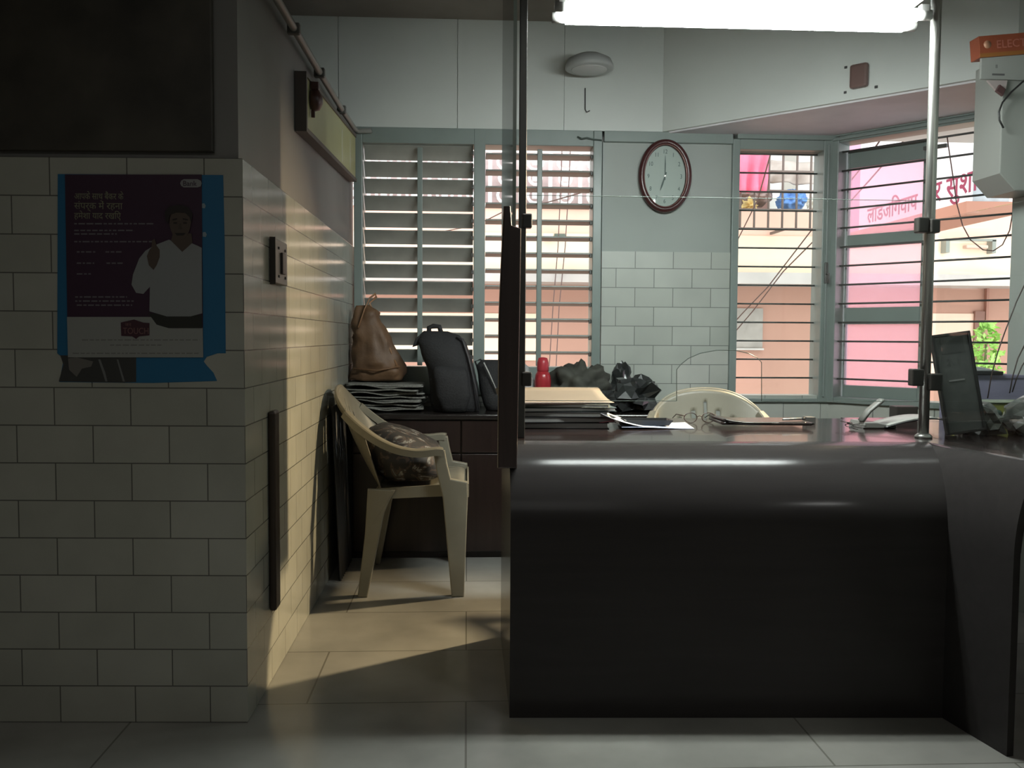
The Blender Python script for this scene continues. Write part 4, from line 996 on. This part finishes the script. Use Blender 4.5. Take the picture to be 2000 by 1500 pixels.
# switch plate on the diagonal beam
bN = V3((-.71, -.705, 0)).normalized(); bD = V3((.705, -.71, 0)).normalized()
q = aP(1684, 152, b0, bN)
ms = basis(q + bN * .001, bD, V3((0, 0, 1)), bN)
sw = thing('switch_board', 'square pale switch board with a brown bell switch on the diagonal beam', 'switch board', (q.x, q.y, q.z - .075))
MB().box((-.09, -.082, 0), (.09, .082, .012), .003, ms).build('mount_board', mat('pale_board', (.56, .58, .54), .4), sw)
MB().box((-.042, -.05, .012), (.038, .055, .045), .012, ms).build('bell_switch', mat('brown_bakelite', (.16, .10, .09), .35), sw)
for sx_, sy_ in ((-1, -1), (1, -1), (-1, 1)):
    mb = MB(); mb.box((sx_ * .068 - .007, sy_ * .055 - .006, .012), (sx_ * .068 + .007, sy_ * .055 + .006, .017), .002, ms); mb.build('screw', mat('dark_screw', (.05, .05, .05), .5), sw)
fin(sw)

# ================================================================== LEFT WALL THINGS
# pipe running under the loft edge
pz = 2.098
def lx(px, py, off=.0): return aX(px, py, XL + off)
P = [lx(505, -45, .02), lx(530, 3, .02), lx(575, 78, .022), lx(625, 158, .02), lx(668, 225, .02), lx(692, 256, .02)]
for p in P: p.z = lerp(p.z, pz, .35)
P += [V3((XL + .03, YB - .03, P[-1].z)), V3((XL + .10, YB - .034, P[-1].z + .004))]
pp = thing('conduit_pipe', 'grey conduit pipe running along the top edge of the left wall to the window', 'pipe', (XL + .02, 3.6, 2.05))
MB().tube(P, .0125, 12).build('pipe', mat('grey_pvc', (.22, .22, .20), .45), pp)
for i in (1, 2, 3, 4):
    MB().box(P[i] + V3((-.022, -.012, -.018)), P[i] + V3((.018, .012, .018)), .004).build('pipe_clip', mat('dark_clip', (.10, .10, .09), .5), pp)
fin(pp)
# light box with yellow green face
ya, yb2 = 3.18, 4.60
def zl(y): return lerp(1.748, 1.815, (y - ya) / (yb2 - ya))
def zh(y): return zl(y) + lerp(.205, .235, (y - ya) / (yb2 - ya))
lb = thing('sign_box', 'dark framed box with a yellow green face high on the left wall', 'sign box', (XL + .02, (ya + yb2) / 2, 1.75))
XF = XL - .013
FD = mat('dark_brown_frame', (.085, .07, .06), .5)
def slab(mb, y0, y1, f0, f1, x1):
    mb.prism([V3((XF, y0, f0(y0))), V3((XF, y1, f0(y1))), V3((XF, y1, f1(y1))), V3((XF, y0, f1(y0)))], (x1 - XF, 0, 0))
mb = MB(); slab(mb, ya, ya + .02, zl, zh, XL + .027); slab(mb, ya + .0201, yb2, zl, lambda y: zl(y) + .016, XL + .026); slab(mb, ya + .0201, yb2, lambda y: zh(y) - .014, zh, XL + .026)
mb.build('box_frame', FD, lb)
mb = MB(); slab(mb, ya + .02, yb2 - .001, lambda y: zl(y) + .016, lambda y: zh(y) - .014, XL + .020); mb.build('yellow_face', mat('yellow_green_face', (.40, .40, .20), .4, var=.1, vs=3), lb)
for yy_ in (4.10, 4.38):
    mb = MB(); slab(mb, yy_, yy_ + .03, lambda y: zl(y) + .03, lambda y: zh(y) - .05, XL + .0215); mb.build('pale_stripe', mat('pale_stripe', (.5, .5, .36), .4), lb)
fin(lb)
MBm = mat('maroon_bell', (.06, .022, .018), .4)
by_, bz_ = 3.30, 1.885
bl = thing('alarm_bell', 'small maroon bell fixed at the near end of the yellow green box', 'bell', (XL + .022, by_, bz_ - .045))
mb = MB().lathe([(.0, 0), (.036, .001), (.040, .010), (.036, .028), (.014, .040)], (0, 0, 0), 24)
mq = Matrix.Translation((XL + .0225, by_, bz_)) @ Matrix.Rotation(R(90), 4, 'Y')
for w_ in mb.bm.verts: w_.co = mq @ w_.co
mb.build('bell_dome', MBm, bl)
MB().box((XL + .0225, by_ - .018, bz_ + .034), (XL + .052, by_ + .018, bz_ + .062), .004).build('bell_hammer_case', MBm, bl)
MB().box((XL + .0225, by_ - .006, bz_ - .062), (XL + .036, by_ + .004, bz_ - .036), .002).build('bell_clapper', MBm, bl)
fin(bl)
# switch plate on the tiles
q = lx(526, 465); q2 = lx(526, 552); q3 = lx(547, 505)
ya = q.y; yb3 = q3.y + .02
swp = thing('switch_plate', 'narrow switch plate with a dark rocker on the left tiled wall', 'switch plate', (XL, (ya + yb3) / 2, q2.z))
MB().box((XL + .0005, ya, q2.z), (XL + .018, yb3, q.z), .002).build('plate', mat('grey_cream_plate', (.24, .215, .19), .4), swp)
MB().box((XL + .001, ya - .003, q2.z - .004), (XL + .018, ya - .0002, q.z + .004)).build('dark_side', mat('dark_plate_side', (.03, .022, .018), .5), swp)
zm = (q.z + q2.z) / 2
MB().box((XL + .018, lerp(ya, yb3, .40), zm - .035), (XL + .026, lerp(ya, yb3, .66), zm + .03), .002).build('rocker', mat('dark_brown_rocker', (.045, .032, .027), .4), swp)
for fy in (.25, .8):
    for zz in (q.z - .025, q2.z + .022):
        mb = MB(); yy_ = lerp(ya, yb3, fy); mb.box((XL + .018, yy_ - .006, zz - .004), (XL + .021, yy_ + .006, zz + .004), .001); mb.build('screw', mat('dark_screw_head', (.02, .016, .014), .5), swp)
fin(swp)
# upright dark wooden strip
q = lx(525, 802); q2 = lx(525, 1195)
o = MB().box((XL + .0005, q.y - .02, q2.z), (XL + .022, q.y + .045, q.z), .008, seg=3).build('wooden_strip', wood_mat('strip_wood', (.022, .014, .009), (.042, .027, .018), .4))
tag(origin(o, (XL, q.y, q2.z)), 'upright dark wooden strip screwed to the left tiled wall', 'wooden strip')

# ================================================================== POSTER
fN = V3((-k, -1, 0)).normalized(); fX = V3((1, -k, 0)).normalized(); fP = V3((XL, YP, 0))
def pf_(px, py, off=0.0): return aP(px, py, fP + fN * off, fN)
def sheet(name, pts, off, m, parent, th=.0006):
    return MB().prism([pf_(x, y, off) for x, y in pts], fN * th).build(name, m, parent)
q = pf_(270, 745)
under = thing('blue_poster', 'torn blue poster showing around and below the purple poster', 'poster', (q.x, q.y, q.z))
BLU = mat('blue_print', (.015, .13, .26), .5)
sheet('sheet', [(113, 340), (436, 342), (439, 480), (441, 690), (425, 690), (404, 697), (398, 706), (404, 714), (417, 728), (424, 744), (300, 748), (116, 746), (125, 700), (112, 690)], .0008, BLU, under)
sheet('dark_photo_part', [(118, 694), (266, 696), (266, 746), (240, 747), (115, 745), (124, 712)], .0016, mat('dark_print', (.045, .045, .042), .5), under)
sheet('printed_hands', [(133, 700), (150, 698), (182, 706), (178, 716), (160, 720), (150, 736), (135, 722)], .0024, mat('grey_skin_print', (.15, .14, .125), .5), under)
mg = mat('grey_print_lines', (.16, .165, .16), .5)
sheet('printed_streak', [(192, 702), (196, 702), (206, 728), (210, 745), (206, 745), (200, 726)], .0024, mg, under)
sheet('printed_streak', [(228, 702), (231, 702), (244, 745), (240, 745)], .0024, mg, under)
for (x, y) in ((400, 402), (402, 458)):
    sheet('small_print', [(x - 6, y - 4), (x - 1, y - 5), (x + 2, y), (x, y + 5), (x - 6, y + 4)], .0016, mat('pale_print_mark', (.25, .32, .36), .5), under)
fin(under)
q = pf_(264, 698)
po_ = thing('bank_poster', 'purple bank poster of a white-shirted man on the tiled pillar', 'poster', (q.x, q.y, q.z))
PUR = mat('dark_purple_print', (.040, .014, .034), .5)
o1 = .003
sheet('sheet', [(127, 341), (394, 341), (397, 698), (133, 698)], o1, PUR, po_)
sheet('white_band', [(131, 619), (300, 619), (322, 632), (396, 640), (397, 698), (133, 698)], o1 + .001, mat('white_print', (.30, .305, .285), .5), po_)
SH = mat('white_shirt_print', (.26, .27, .27), .5); SK = mat('skin_print', (.085, .060, .045), .5); HR = mat('hair_print', (.020, .014, .013), .5); TR = mat('dark_trouser_print', (.022, .022, .018), .5)
sheet('printed_trousers', [(290, 612), (394, 616), (395, 641), (330, 641), (306, 634)], o1 + .0018, TR, po_)
sheet('printed_shirt', [(330, 468), (344, 474), (356, 492), (372, 474), (386, 480), (394, 484), (395, 612), (372, 618), (326, 618), (292, 608), (293, 560), (280, 574), (266, 572), (257, 556), (260, 536), (272, 505), (284, 490), (300, 480)], o1 + .0026, SH, po_)
sheet('printed_neck', [(338, 456), (374, 456), (376, 474), (356, 492), (334, 470)], o1 + .0034, SK, po_)
FCp = [(352 + 21 * math.cos(t_) * (1 - .12 * max(0, -math.sin(t_))), 436 - 33 * math.sin(t_)) for t_ in [2 * math.pi * i / 28 for i in range(28)]]
sheet('printed_face', FCp, o1 + .0042, SK, po_)
sheet('printed_hair', [(324, 432), (322, 414), (330, 404), (350, 400), (368, 405), (376, 418), (374, 436), (370, 424), (362, 416), (344, 415), (332, 420), (329, 436)], o1 + .005, HR, po_)
for pts_, nm in (([(337, 428), (346, 426), (346, 429), (337, 431)], 'printed_eyebrow'), ([(357, 426), (367, 428), (367, 431), (357, 429)], 'printed_eyebrow'), ([(339, 434), (346, 434), (346, 437), (339, 437)], 'printed_eye'), ([(358, 434), (365, 434), (365, 437), (358, 437)], 'printed_eye'), ([(350, 436), (354, 436), (356, 448), (348, 448)], 'printed_nose'), ([(341, 455), (363, 455), (358, 460), (346, 460)], 'printed_moustache_mouth')):
    sheet(nm, pts_, o1 + .005, HR if nm != 'printed_nose' else mat('nose_print', (.065, .045, .034), .5), po_)
sheet('printed_hand', [(292, 488), (296, 484), (297, 470), (302, 466), (306, 480), (312, 488), (312, 502), (306, 518), (300, 527), (291, 518), (287, 500)], o1 + .0034, SK, po_)
YT_ = mat('pale_yellow_lettering', (.24, .24, .15), .5); WT = mat('pale_lettering', (.17, .16, .17), .5)
def ptext(name, body, px, py, size_px, m, off=.0042, sx=1.0):
    p = pf_(px, py, o1 + off); return text(name, body, size_px * 2.4 / 1750 * 1.0, m, po_, basis(p, fX, V3((0, 0, 1)), fN), .0002, 'LEFT', .0, sx)
ptext('headline', 'आपके साथ बैंकर के', 145, 389, 17, YT_, .0016, .75)
ptext('headline', 'संपर्क में रहना', 145, 408, 18, YT_, .0016, .95)
ptext('headline', 'हमेशा याद रखिए', 145, 427, 17, YT_, .0016, .86)
def line(x0_, x1_, y_, m=WT, h=2.6, seed=1):
    rr = random.Random(int(x0_ + y_ * 7)); mb = MB(); x = x0_
    while x < x1_:
        w_ = rr.uniform(4, 14); mb.prism([pf_(a, b, o1 + .0016) for a, b in ((x, y_ - h / 2), (min(x + w_, x1_), y_ - h / 2), (min(x + w_, x1_), y_ + h / 2), (x, y_ + h / 2))], fN * .0002); x += w_ + 3
    mb.build('small_print_line', m, po_)
for a in ((145, 300, 437), (145, 262, 450), (145, 228, 457), (145, 298, 472), (150, 186, 492), (206, 240, 492), (150, 184, 514), (208, 240, 514), (150, 178, 535), (147, 248, 580), (147, 262, 588), (150, 258, 596)): line(*a)
GP = mat('grey_lettering', (.17, .165, .155), .5)
for a in ((160, 390, 664), (215, 318, 674), (142, 388, 690)): 
    line(*a, m=GP, h=1.8)
sheet('logo_plate', [(236, 630), (244, 628), (262, 624), (280, 630), (292, 631), (292, 655), (272, 657), (266, 662), (258, 657), (237, 656)], o1 + .0022, mat('maroon_logo', (.055, .018, .028), .5), po_)
ptext('logo_lettering', 'TOUCH', 240, 652, 17, mat('pinkish_logo_letters', (.20, .10, .09), .5), .003, .82)
ptext('logo_lettering', 'जन', 244, 637, 9, mat('pinkish_logo_letters', (.20, .10, .09), .5), .003)
pill = [(390 - 5 + 5 * math.cos(t_), 358 + 7 * math.sin(t_)) for t_ in [math.pi / 2 - math.pi * i / 8 for i in range(9)]] 
pill = [(359, 350), (386, 350), (392, 353), (394, 358), (392, 364), (386, 366), (359, 366), (354, 363), (352, 358), (354, 353)]
sheet('logo_pill', pill, o1 + .0012, mat('pale_logo_pill', (.27, .27, .27), .5), po_)
ptext('logo_lettering', 'Bank', 357, 363, 14, PUR, .0022, .95)
fin(po_)

# ================================================================== OUTSIDE: THE LANE AND THE HOUSE ACROSS IT
FY = 9.0
def fo(px, py, Y=None): return aY(px, py, FY if Y is None else Y)
CREAM = mat('cream_wall_paint', (.90, .68, .50), .8, var=.06, vs=1.5)
PEACH = mat('peach_wall_paint', (.86, .53, .41), .8, var=.06, vs=1.5)
SALM = mat('salmon_wall_paint', (.47, .255, .185), .8, var=.07, vs=1.2)
SLABM = mat('grey_concrete_slab', (.50, .45, .41), .8, var=.1, vs=4)
WHB = mat('white_limewash', (.85, .84, .80), .8, var=.05)
o = MB().box((-12, YT + .4, -3.2), (14, 14, -3.05)).build('ground_lane', mat('dusty_lane', (.35, .32, .28), .9, var=.2)); struct(o)
hs = thing('house', 'peach and salmon painted house with a balcony across the lane', 'building', (1.0, FY + 2, -3.05))
zs0, zs1 = fo(1520, 556).z, fo(1520, 534).z
zc1 = fo(1520, 461).z; zp1 = fo(1520, 412).z
def fb(mb, x0, x1, z0, z1, y0, y1, bev=0.0): return mb.box((x0, y0, z0), (x1, y1, z1), bev)
XA, XB = -9.0, 11.0
MB().box((XA, FY + .35, -3.05), (XB, FY + .6, zs0)).build('lower_wall', SALM, hs)
MB().box((XA, FY - .12, zs0), (XB, FY + 3.4, zs1)).build('floor_slab', SLABM, hs)
MB().box((XA, FY, zs1), (XB, FY + .15, zc1)).build('balcony_beam', CREAM, hs)
MB().box((XA, FY + .02, zc1), (XB, FY + .12, zp1), .0).build('balcony_parapet', PEACH, hs)
MB().box((XA, FY + 1.5, zs1), (XB, FY + 1.7, 4.8)).build('upper_wall', WHB, hs)
MB().box((XA, FY + .25, 4.0), (XB, FY + 1.5, 4.15)).build('upper_slab', SLABM, hs)
# paler painted panels and the grey window of the lower storey
def lw(name, ax, ay, bx, by, m, d=.012, base=.35, parent=None):
    a_ = aY(ax, ay, FY + base - d); b_ = aY(bx, by, FY + base - d)
    return MB().box((a_.x, FY + base - d, b_.z), (b_.x, FY + base - .0005, a_.z)).build(name, m, parent or hs)
lw('pale_panel', 690, 610, 1054, 704, CREAM)
lw('pale_panel', 1822, 612, 1904, 760, mat('pale_peach_panel', (.86, .60, .46), .8))
lw('deep_band', 690, 392, 1156, 408, mat('deep_peach_band', (.74, .33, .22), .8), .012, .02)
lw('brown_door_post', 1905, 608, 1918, 800, mat('brown_timber', (.22, .10, .07), .6), .04)
wn = lw('lower_window', 1436, 602, 1489, 680, mat('grey_window_board', (.34, .30, .26), .7, var=.15, vs=9), .03)
lw('window_ledge', 1434, 680, 1492, 684, SLABM, .06, .35, wn)
lw('skirting_strip', 1010, 686, 1044, 690, mat('white_strip', (.85, .84, .8), .6), .03)
lw('pipe_box', 1062, 456, 1080, 468, mat('white_box_paint', (.8, .78, .74), .6), .06, .0)
lw('dark_vent', 1083, 456, 1104, 466, mat('dark_vent', (.12, .14, .11), .6), .02, .0)
lw('drip_pipe', 1928, 560, 1930, 640, mat('brown_pipe', (.35, .16, .11), .6), .05)
# balcony door and brown shutters on the upper wall
lw('upper_door', 1532, 294, 1554, 400, mat('grey_white_door', (.55, .53, .47), .6), .03, 1.5)
lw('upper_door', 1450, 330, 1500, 408, mat('brown_door', (.30, .17, .14), .6), .03, 1.5)
# ornate white grille with dark gaps on the left part of the balcony
mb = MB()
xg0, xg1 = fo(660, 340).x, fo(1158, 340).x
zg0, zg1 = fo(900, 400).z, fo(900, 292).z
st = .30; n_ = int((xg1 - xg0) / st)
for i in range(n_ + 1):
    xg = xg0 + i * st
    mb.box((xg - .018, FY - .01, zg0), (xg + .018, FY + .02, zg1))
    for r_, zz in ((.075, zg0 + .10), (.06, zg0 + .27), (.075, zg0 + .43)):
        P = [V3((xg + st / 2 + r_ * math.cos(t_), FY, zz + r_ * math.sin(t_))) for t_ in [2 * math.pi * j / 14 for j in range(14)]]
        mb.sweep(P, [(-.014, -.012), (.014, -.012), (.014, .012), (-.014, .012)], (0, 1, 0), True)
        mb.box((xg + st / 2 - .03, FY - .012, zz - .03), (xg + st / 2 + .03, FY + .01, zz + .03))
mb.box((xg0, FY - .012, zg0 - .02), (xg1, FY + .02, zg0 + .02)); mb.box((xg0, FY - .012, zg1 - .02), (xg1, FY + .02, zg1 + .02))
mb.build('ornate_grille', mat('white_grille_paint', (.80, .79, .74), .6), hs)
MB().box((xg0, FY + .30, zg0 - .3), (xg1, FY + .34, zg1 + .1)).build('grille_backing', mat('dusky_curtain', (.62, .50, .49), .8, var=.25, vs=5), hs)
# iron railing of the right part of the balcony
mb = MB()
rx0, rx1 = fo(1400, 400, FY - .35).x, fo(1660, 400, FY - .35).x
zr0, zr1 = fo(1520, 448, FY - .35).z, fo(1520, 260, FY - .35).z
i = 0; xg = fo(1446, 400, FY - .35).x; dxg = 28 * (FY - .35) / 1750
while xg - dxg > rx0: xg -= dxg
while xg < rx1: mb.tube([(xg, FY - .35, zr0), (xg, FY - .35, zr1)], .011, 6); xg += dxg
for yy_ in (447, 410, 373, 335, 298): zz = fo(1520, yy_, FY - .35).z; mb.tube([(rx0, FY - .35, zz), (rx1, FY - .35, zz)], .012, 6)
for xx in (rx0, rx1, (rx0 + rx1) / 2): mb.box((xx - .012, FY - .35, zr0 - .012), (xx + .012, FY, zr0 + .012))
mb.build('iron_railing', mat('brown_iron', (.16, .12, .10), .6), hs)
fin(hs)
# washing and bundles on the balcony
def cloth(name, pts, Y, col, lab, cat, th=.02, var=.1, amp=.03):
    P = [aY(x, y, Y) for x, y in pts]
    a_, b_, c_, d_ = P
    def f(u, v): 
        p = (a_.lerp(b_, u)).lerp(d_.lerp(c_, u), v); p.y += amp * math.sin(u * 17) * (.3 + v) + .02 * math.sin(v * 7 + u * 5); return p
    o = MB().grid(f, 28, 10, th * .5).build(name, mat(name + '_cloth_%d' % len(bpy.data.materials), col, .8, var=var, vs=6))
    return tag(origin(o, (d_ + c_) / 2), lab, cat)
cloth('hanging_cloth', [(1432, 262), (1508, 262), (1494, 376), (1436, 376)], FY - .42, (.92, .20, .30), 'bright pink cloth hung over the balcony railing at the left of the narrow window', 'cloth')
cloth('awning', [(1506, 312), (1625, 322), (1625, 366), (1500, 354)], FY + .5, (.52, .45, .40), 'grey beige awning sheet stretched across the balcony behind the railing', 'awning', amp=.05)
def bl(name, px, py, w_, h_, Y, m, lab, cat, seed, zm):
    q = aY(px, py, Y); blob((q.x, Y, q.z), (w_, .18, h_), .06, 3, seed, m, name, lab, cat, zm)
zpar = zp1 + .001
ub = lambda Y, y: fo(1520, y, Y).z
bl('tarpaulin_bundle', 1547, 392, .145, .11, FY + .70, mat('blue_tarpaulin', (.16, .36, .80), .5, var=.35, vs=9), 'blue tarpaulin bundle on the balcony across the lane', 'bundle', 71, zs1)
bl('clothes_bundle', 1468, 384, .19, .10, FY + .72, mat('brown_clothes', (.30, .22, .20), .8, var=.4, vs=9), 'brown clothes bundle on the balcony under the pink cloth', 'bundle', 72, zs1)
bl('white_sack', 1598, 398, .08, .085, FY + .26, mat('white_sack', (.82, .80, .72), .8), 'small white sack at the right end of the balcony', 'sack', 73, zs1)
bl('paint_tin', 1462, 404, .05, .06, FY + .42, mat('yellow_plastic', (.80, .58, .22), .5), 'yellow container below the brown clothes bundle on the balcony', 'container', 74, zs1)
# sign board projecting along the lane on the right
SX = 3.2
def sg(px, py): return aX(px, py, SX)
sy0, sy1 = sg(1895, 350).y, sg(1680, 350).y
sb = thing('shop_sign', 'white sign board with maroon Devanagari lettering projecting over the lane', 'sign', (SX, (sy0 + sy1) / 2, 1.86))
zb_s = lerp(sg(1890, 409).z, sg(1700, 434).z, .5)
MB().box((SX, sy0, zb_s), (SX + .02, sy1, 2.85)).build('sign_face', mat('white_sign_face', (.92, .91, .90), .5), sb)
MB().box((SX + .021, sy0, zb_s - .0), (SX + .26, 7.60, 2.95)).build('sign_box', mat('weathered_tin', (.42, .48, .50), .5, var=.25, vs=7), sb)
MB().box((SX - .03, sy0 - .02, zb_s - .085), (SX + .28, 7.60, zb_s - .001)).build('sign_shelf', mat('terracotta_ledge', (.52, .26, .18), .8), sb)
MB().box((SX + .0, sy1 + .002, zb_s), (SX + .02, 7.60, 2.85)).build('pink_end_board', mat('pink_board', (.80, .40, .52), .6), sb)
for yy_ in (6.2, 7.2): MB().tube([(SX + .13, yy_, 2.93), (SX + .13, FY + .001 - .14, 3.3), (SX + .13, FY + 1.49, 3.4)], .02, 8).build('support_arm', IRON, sb)
MAR = mat('maroon_sign_lettering', (.30, .03, .08), .5)
def stext(body, px, py, size, sx):
    p = sg(px, py); text('sign_lettering', body, size, MAR, sb, basis(V3((SX - .001, p.y, p.z)), V3((0, -1, 0)), V3((0, 0, 1)), V3((-1, 0, 0))), .001, 'LEFT', .002, sx)
stext('लाडजिंगवाप', 1694, 436, .17, 1.05)
stext('र सुशांत', 1824, 395, .20, 1.15)
fin(sb)
# bracket lamp and cable loop on the cream wall under the sign
q = fo(1838, 470); q2 = fo(1935, 470)
br = thing('wall_bracket', 'thin grey bracket bar fixed to the cream wall below the sign', 'bracket', (fo(1885, 470).x, FY, q.z - .2))
mb = MB(); mb.box((q.x, FY - .10, q.z - .012), (q2.x, FY - .07, q.z + .012)); 
for xx in (q.x, q2.x - .04): mb.box((xx, FY - .10, q.z - .13), (xx + .04, FY - .001, q.z + .0))
mb.build('bracket_bar', mat('grey_bracket', (.25, .26, .22), .5), br)
MB().box(fo(1888, 478, FY - .12), fo(1922, 487, FY - .04), .01).build('bracket_lamp', mat('beige_lamp', (.62, .42, .33), .5), br); fin(br)
bo = BC + bn * -.035
o = MB().tube([aP(x, y, bo, bn) for x, y in ((1850, 268), (1853, 290), (1862, 350), (1868, 395), (1880, 440), (1895, 468), (1920, 488), (1940, 490), (1958, 478), (1972, 450), (1978, 415), (1980, 360), (1988, 300))], .0028, 6).build('cable_loop', mat('brown_outdoor_cable', (.16, .08, .07), .6))
tag(origin(o, aP(1930, 490, bo, bn)), 'twisted cable hanging in a loop from the window stay in front of the shop sign', 'cable')
# thin wires across the lane
WM = mat('overhead_wire', (.12, .07, .06), .6)
def span(n, y0, y1): return [lerp(y0, y1, i / (n - 1)) for i in range(n)]
for i, (lab, P, Ys) in enumerate([
        ('upper of two overhead wires crossing the narrow window diagonally', [(1380, 690), (1450, 612), (1500, 560), (1600, 430), (1680, 330), (1760, 215)], span(6, FY - .14, 4.78)),
        ('lower of two overhead wires crossing the narrow window diagonally', [(1400, 690), (1470, 608), (1530, 530), (1605, 455), (1700, 350), (1800, 235)], span(6, FY - .14, 4.78)),
        ('wire running down from the pink cloth in the narrow window', [(1430, 520), (1440, 470), (1480, 390), (1508, 290), (1530, 205)], span(5, FY - .14, 4.8)),
        ('left of two dark wires hanging behind the open louvres', [(1060, 900), (1070, 760), (1080, 600), (1090, 480), (1096, 340), (1104, 100)], [FY - .14] * 6),
        ('right of two dark wires hanging behind the open louvres', [(1072, 900), (1084, 760), (1092, 600), (1104, 480), (1112, 340), (1122, 100)], [FY - .14] * 6),
        ('slanting wire crossing behind the open louvres', [(850, 455), (930, 440), (1000, 405), (1070, 395), (1150, 372), (1180, 350), (1230, 230)], span(7, FY - .14, 4.8))]):
    o = MB().tube([aY(x, y, Y) for (x, y), Y in zip(P, Ys)], .0052, 6).build('overhead_wire', WM)
    tag(origin(o, aY(P[0][0], P[0][1], Ys[0])), lab, 'wire')
# leafy plant by the brown post
pl_ = thing('leafy_plant', 'bright green leafy plant growing against the salmon wall', 'plant', (fo(1924, 720, 8.8).x, 8.8, -3.05))
rr = random.Random(5); mb = MB()
pc = aY(1926, 680, 8.8)
for i in range(420):
    a1 = rr.uniform(0, 2 * math.pi); hz2 = rr.uniform(-.55, .26); rad = (.13 + .05 * rr.random()) * (1 - max(0, hz2) * 1.8) * rr.uniform(.3, 1)
    c_ = V3((pc.x + rad * math.cos(a1) - .02 * hz2, 8.8 + rad * math.sin(a1), pc.z + hz2)); L_ = rr.uniform(.03, .055)
    d1 = V3((rr.uniform(-1, 1), rr.uniform(-1, 1), rr.uniform(-.7, .5))).normalized(); d2 = d1.cross(V3((rr.uniform(-1, 1), rr.uniform(-1, 1), rr.uniform(-1, 1)))).normalized()
    vs = [mb.bm.verts.new(c_ + v_) for v_ in (-d1 * L_, d2 * L_ * .45, d1 * L_, -d2 * L_ * .45)]; mb.bm.faces.new(vs)
mb.build('foliage', mat('fresh_green_leaves', (.36, .62, .14), .6, var=.35, vs=14), pl_)
MB().tube([(pc.x + .01, 8.8, -3.05), (pc.x - .01, 8.8, pc.z - .4), (pc.x, 8.8, pc.z + .1)], .012, 8).build('stem', mat('plant_stem', (.18, .22, .08), .7), pl_)
fin(pl_)
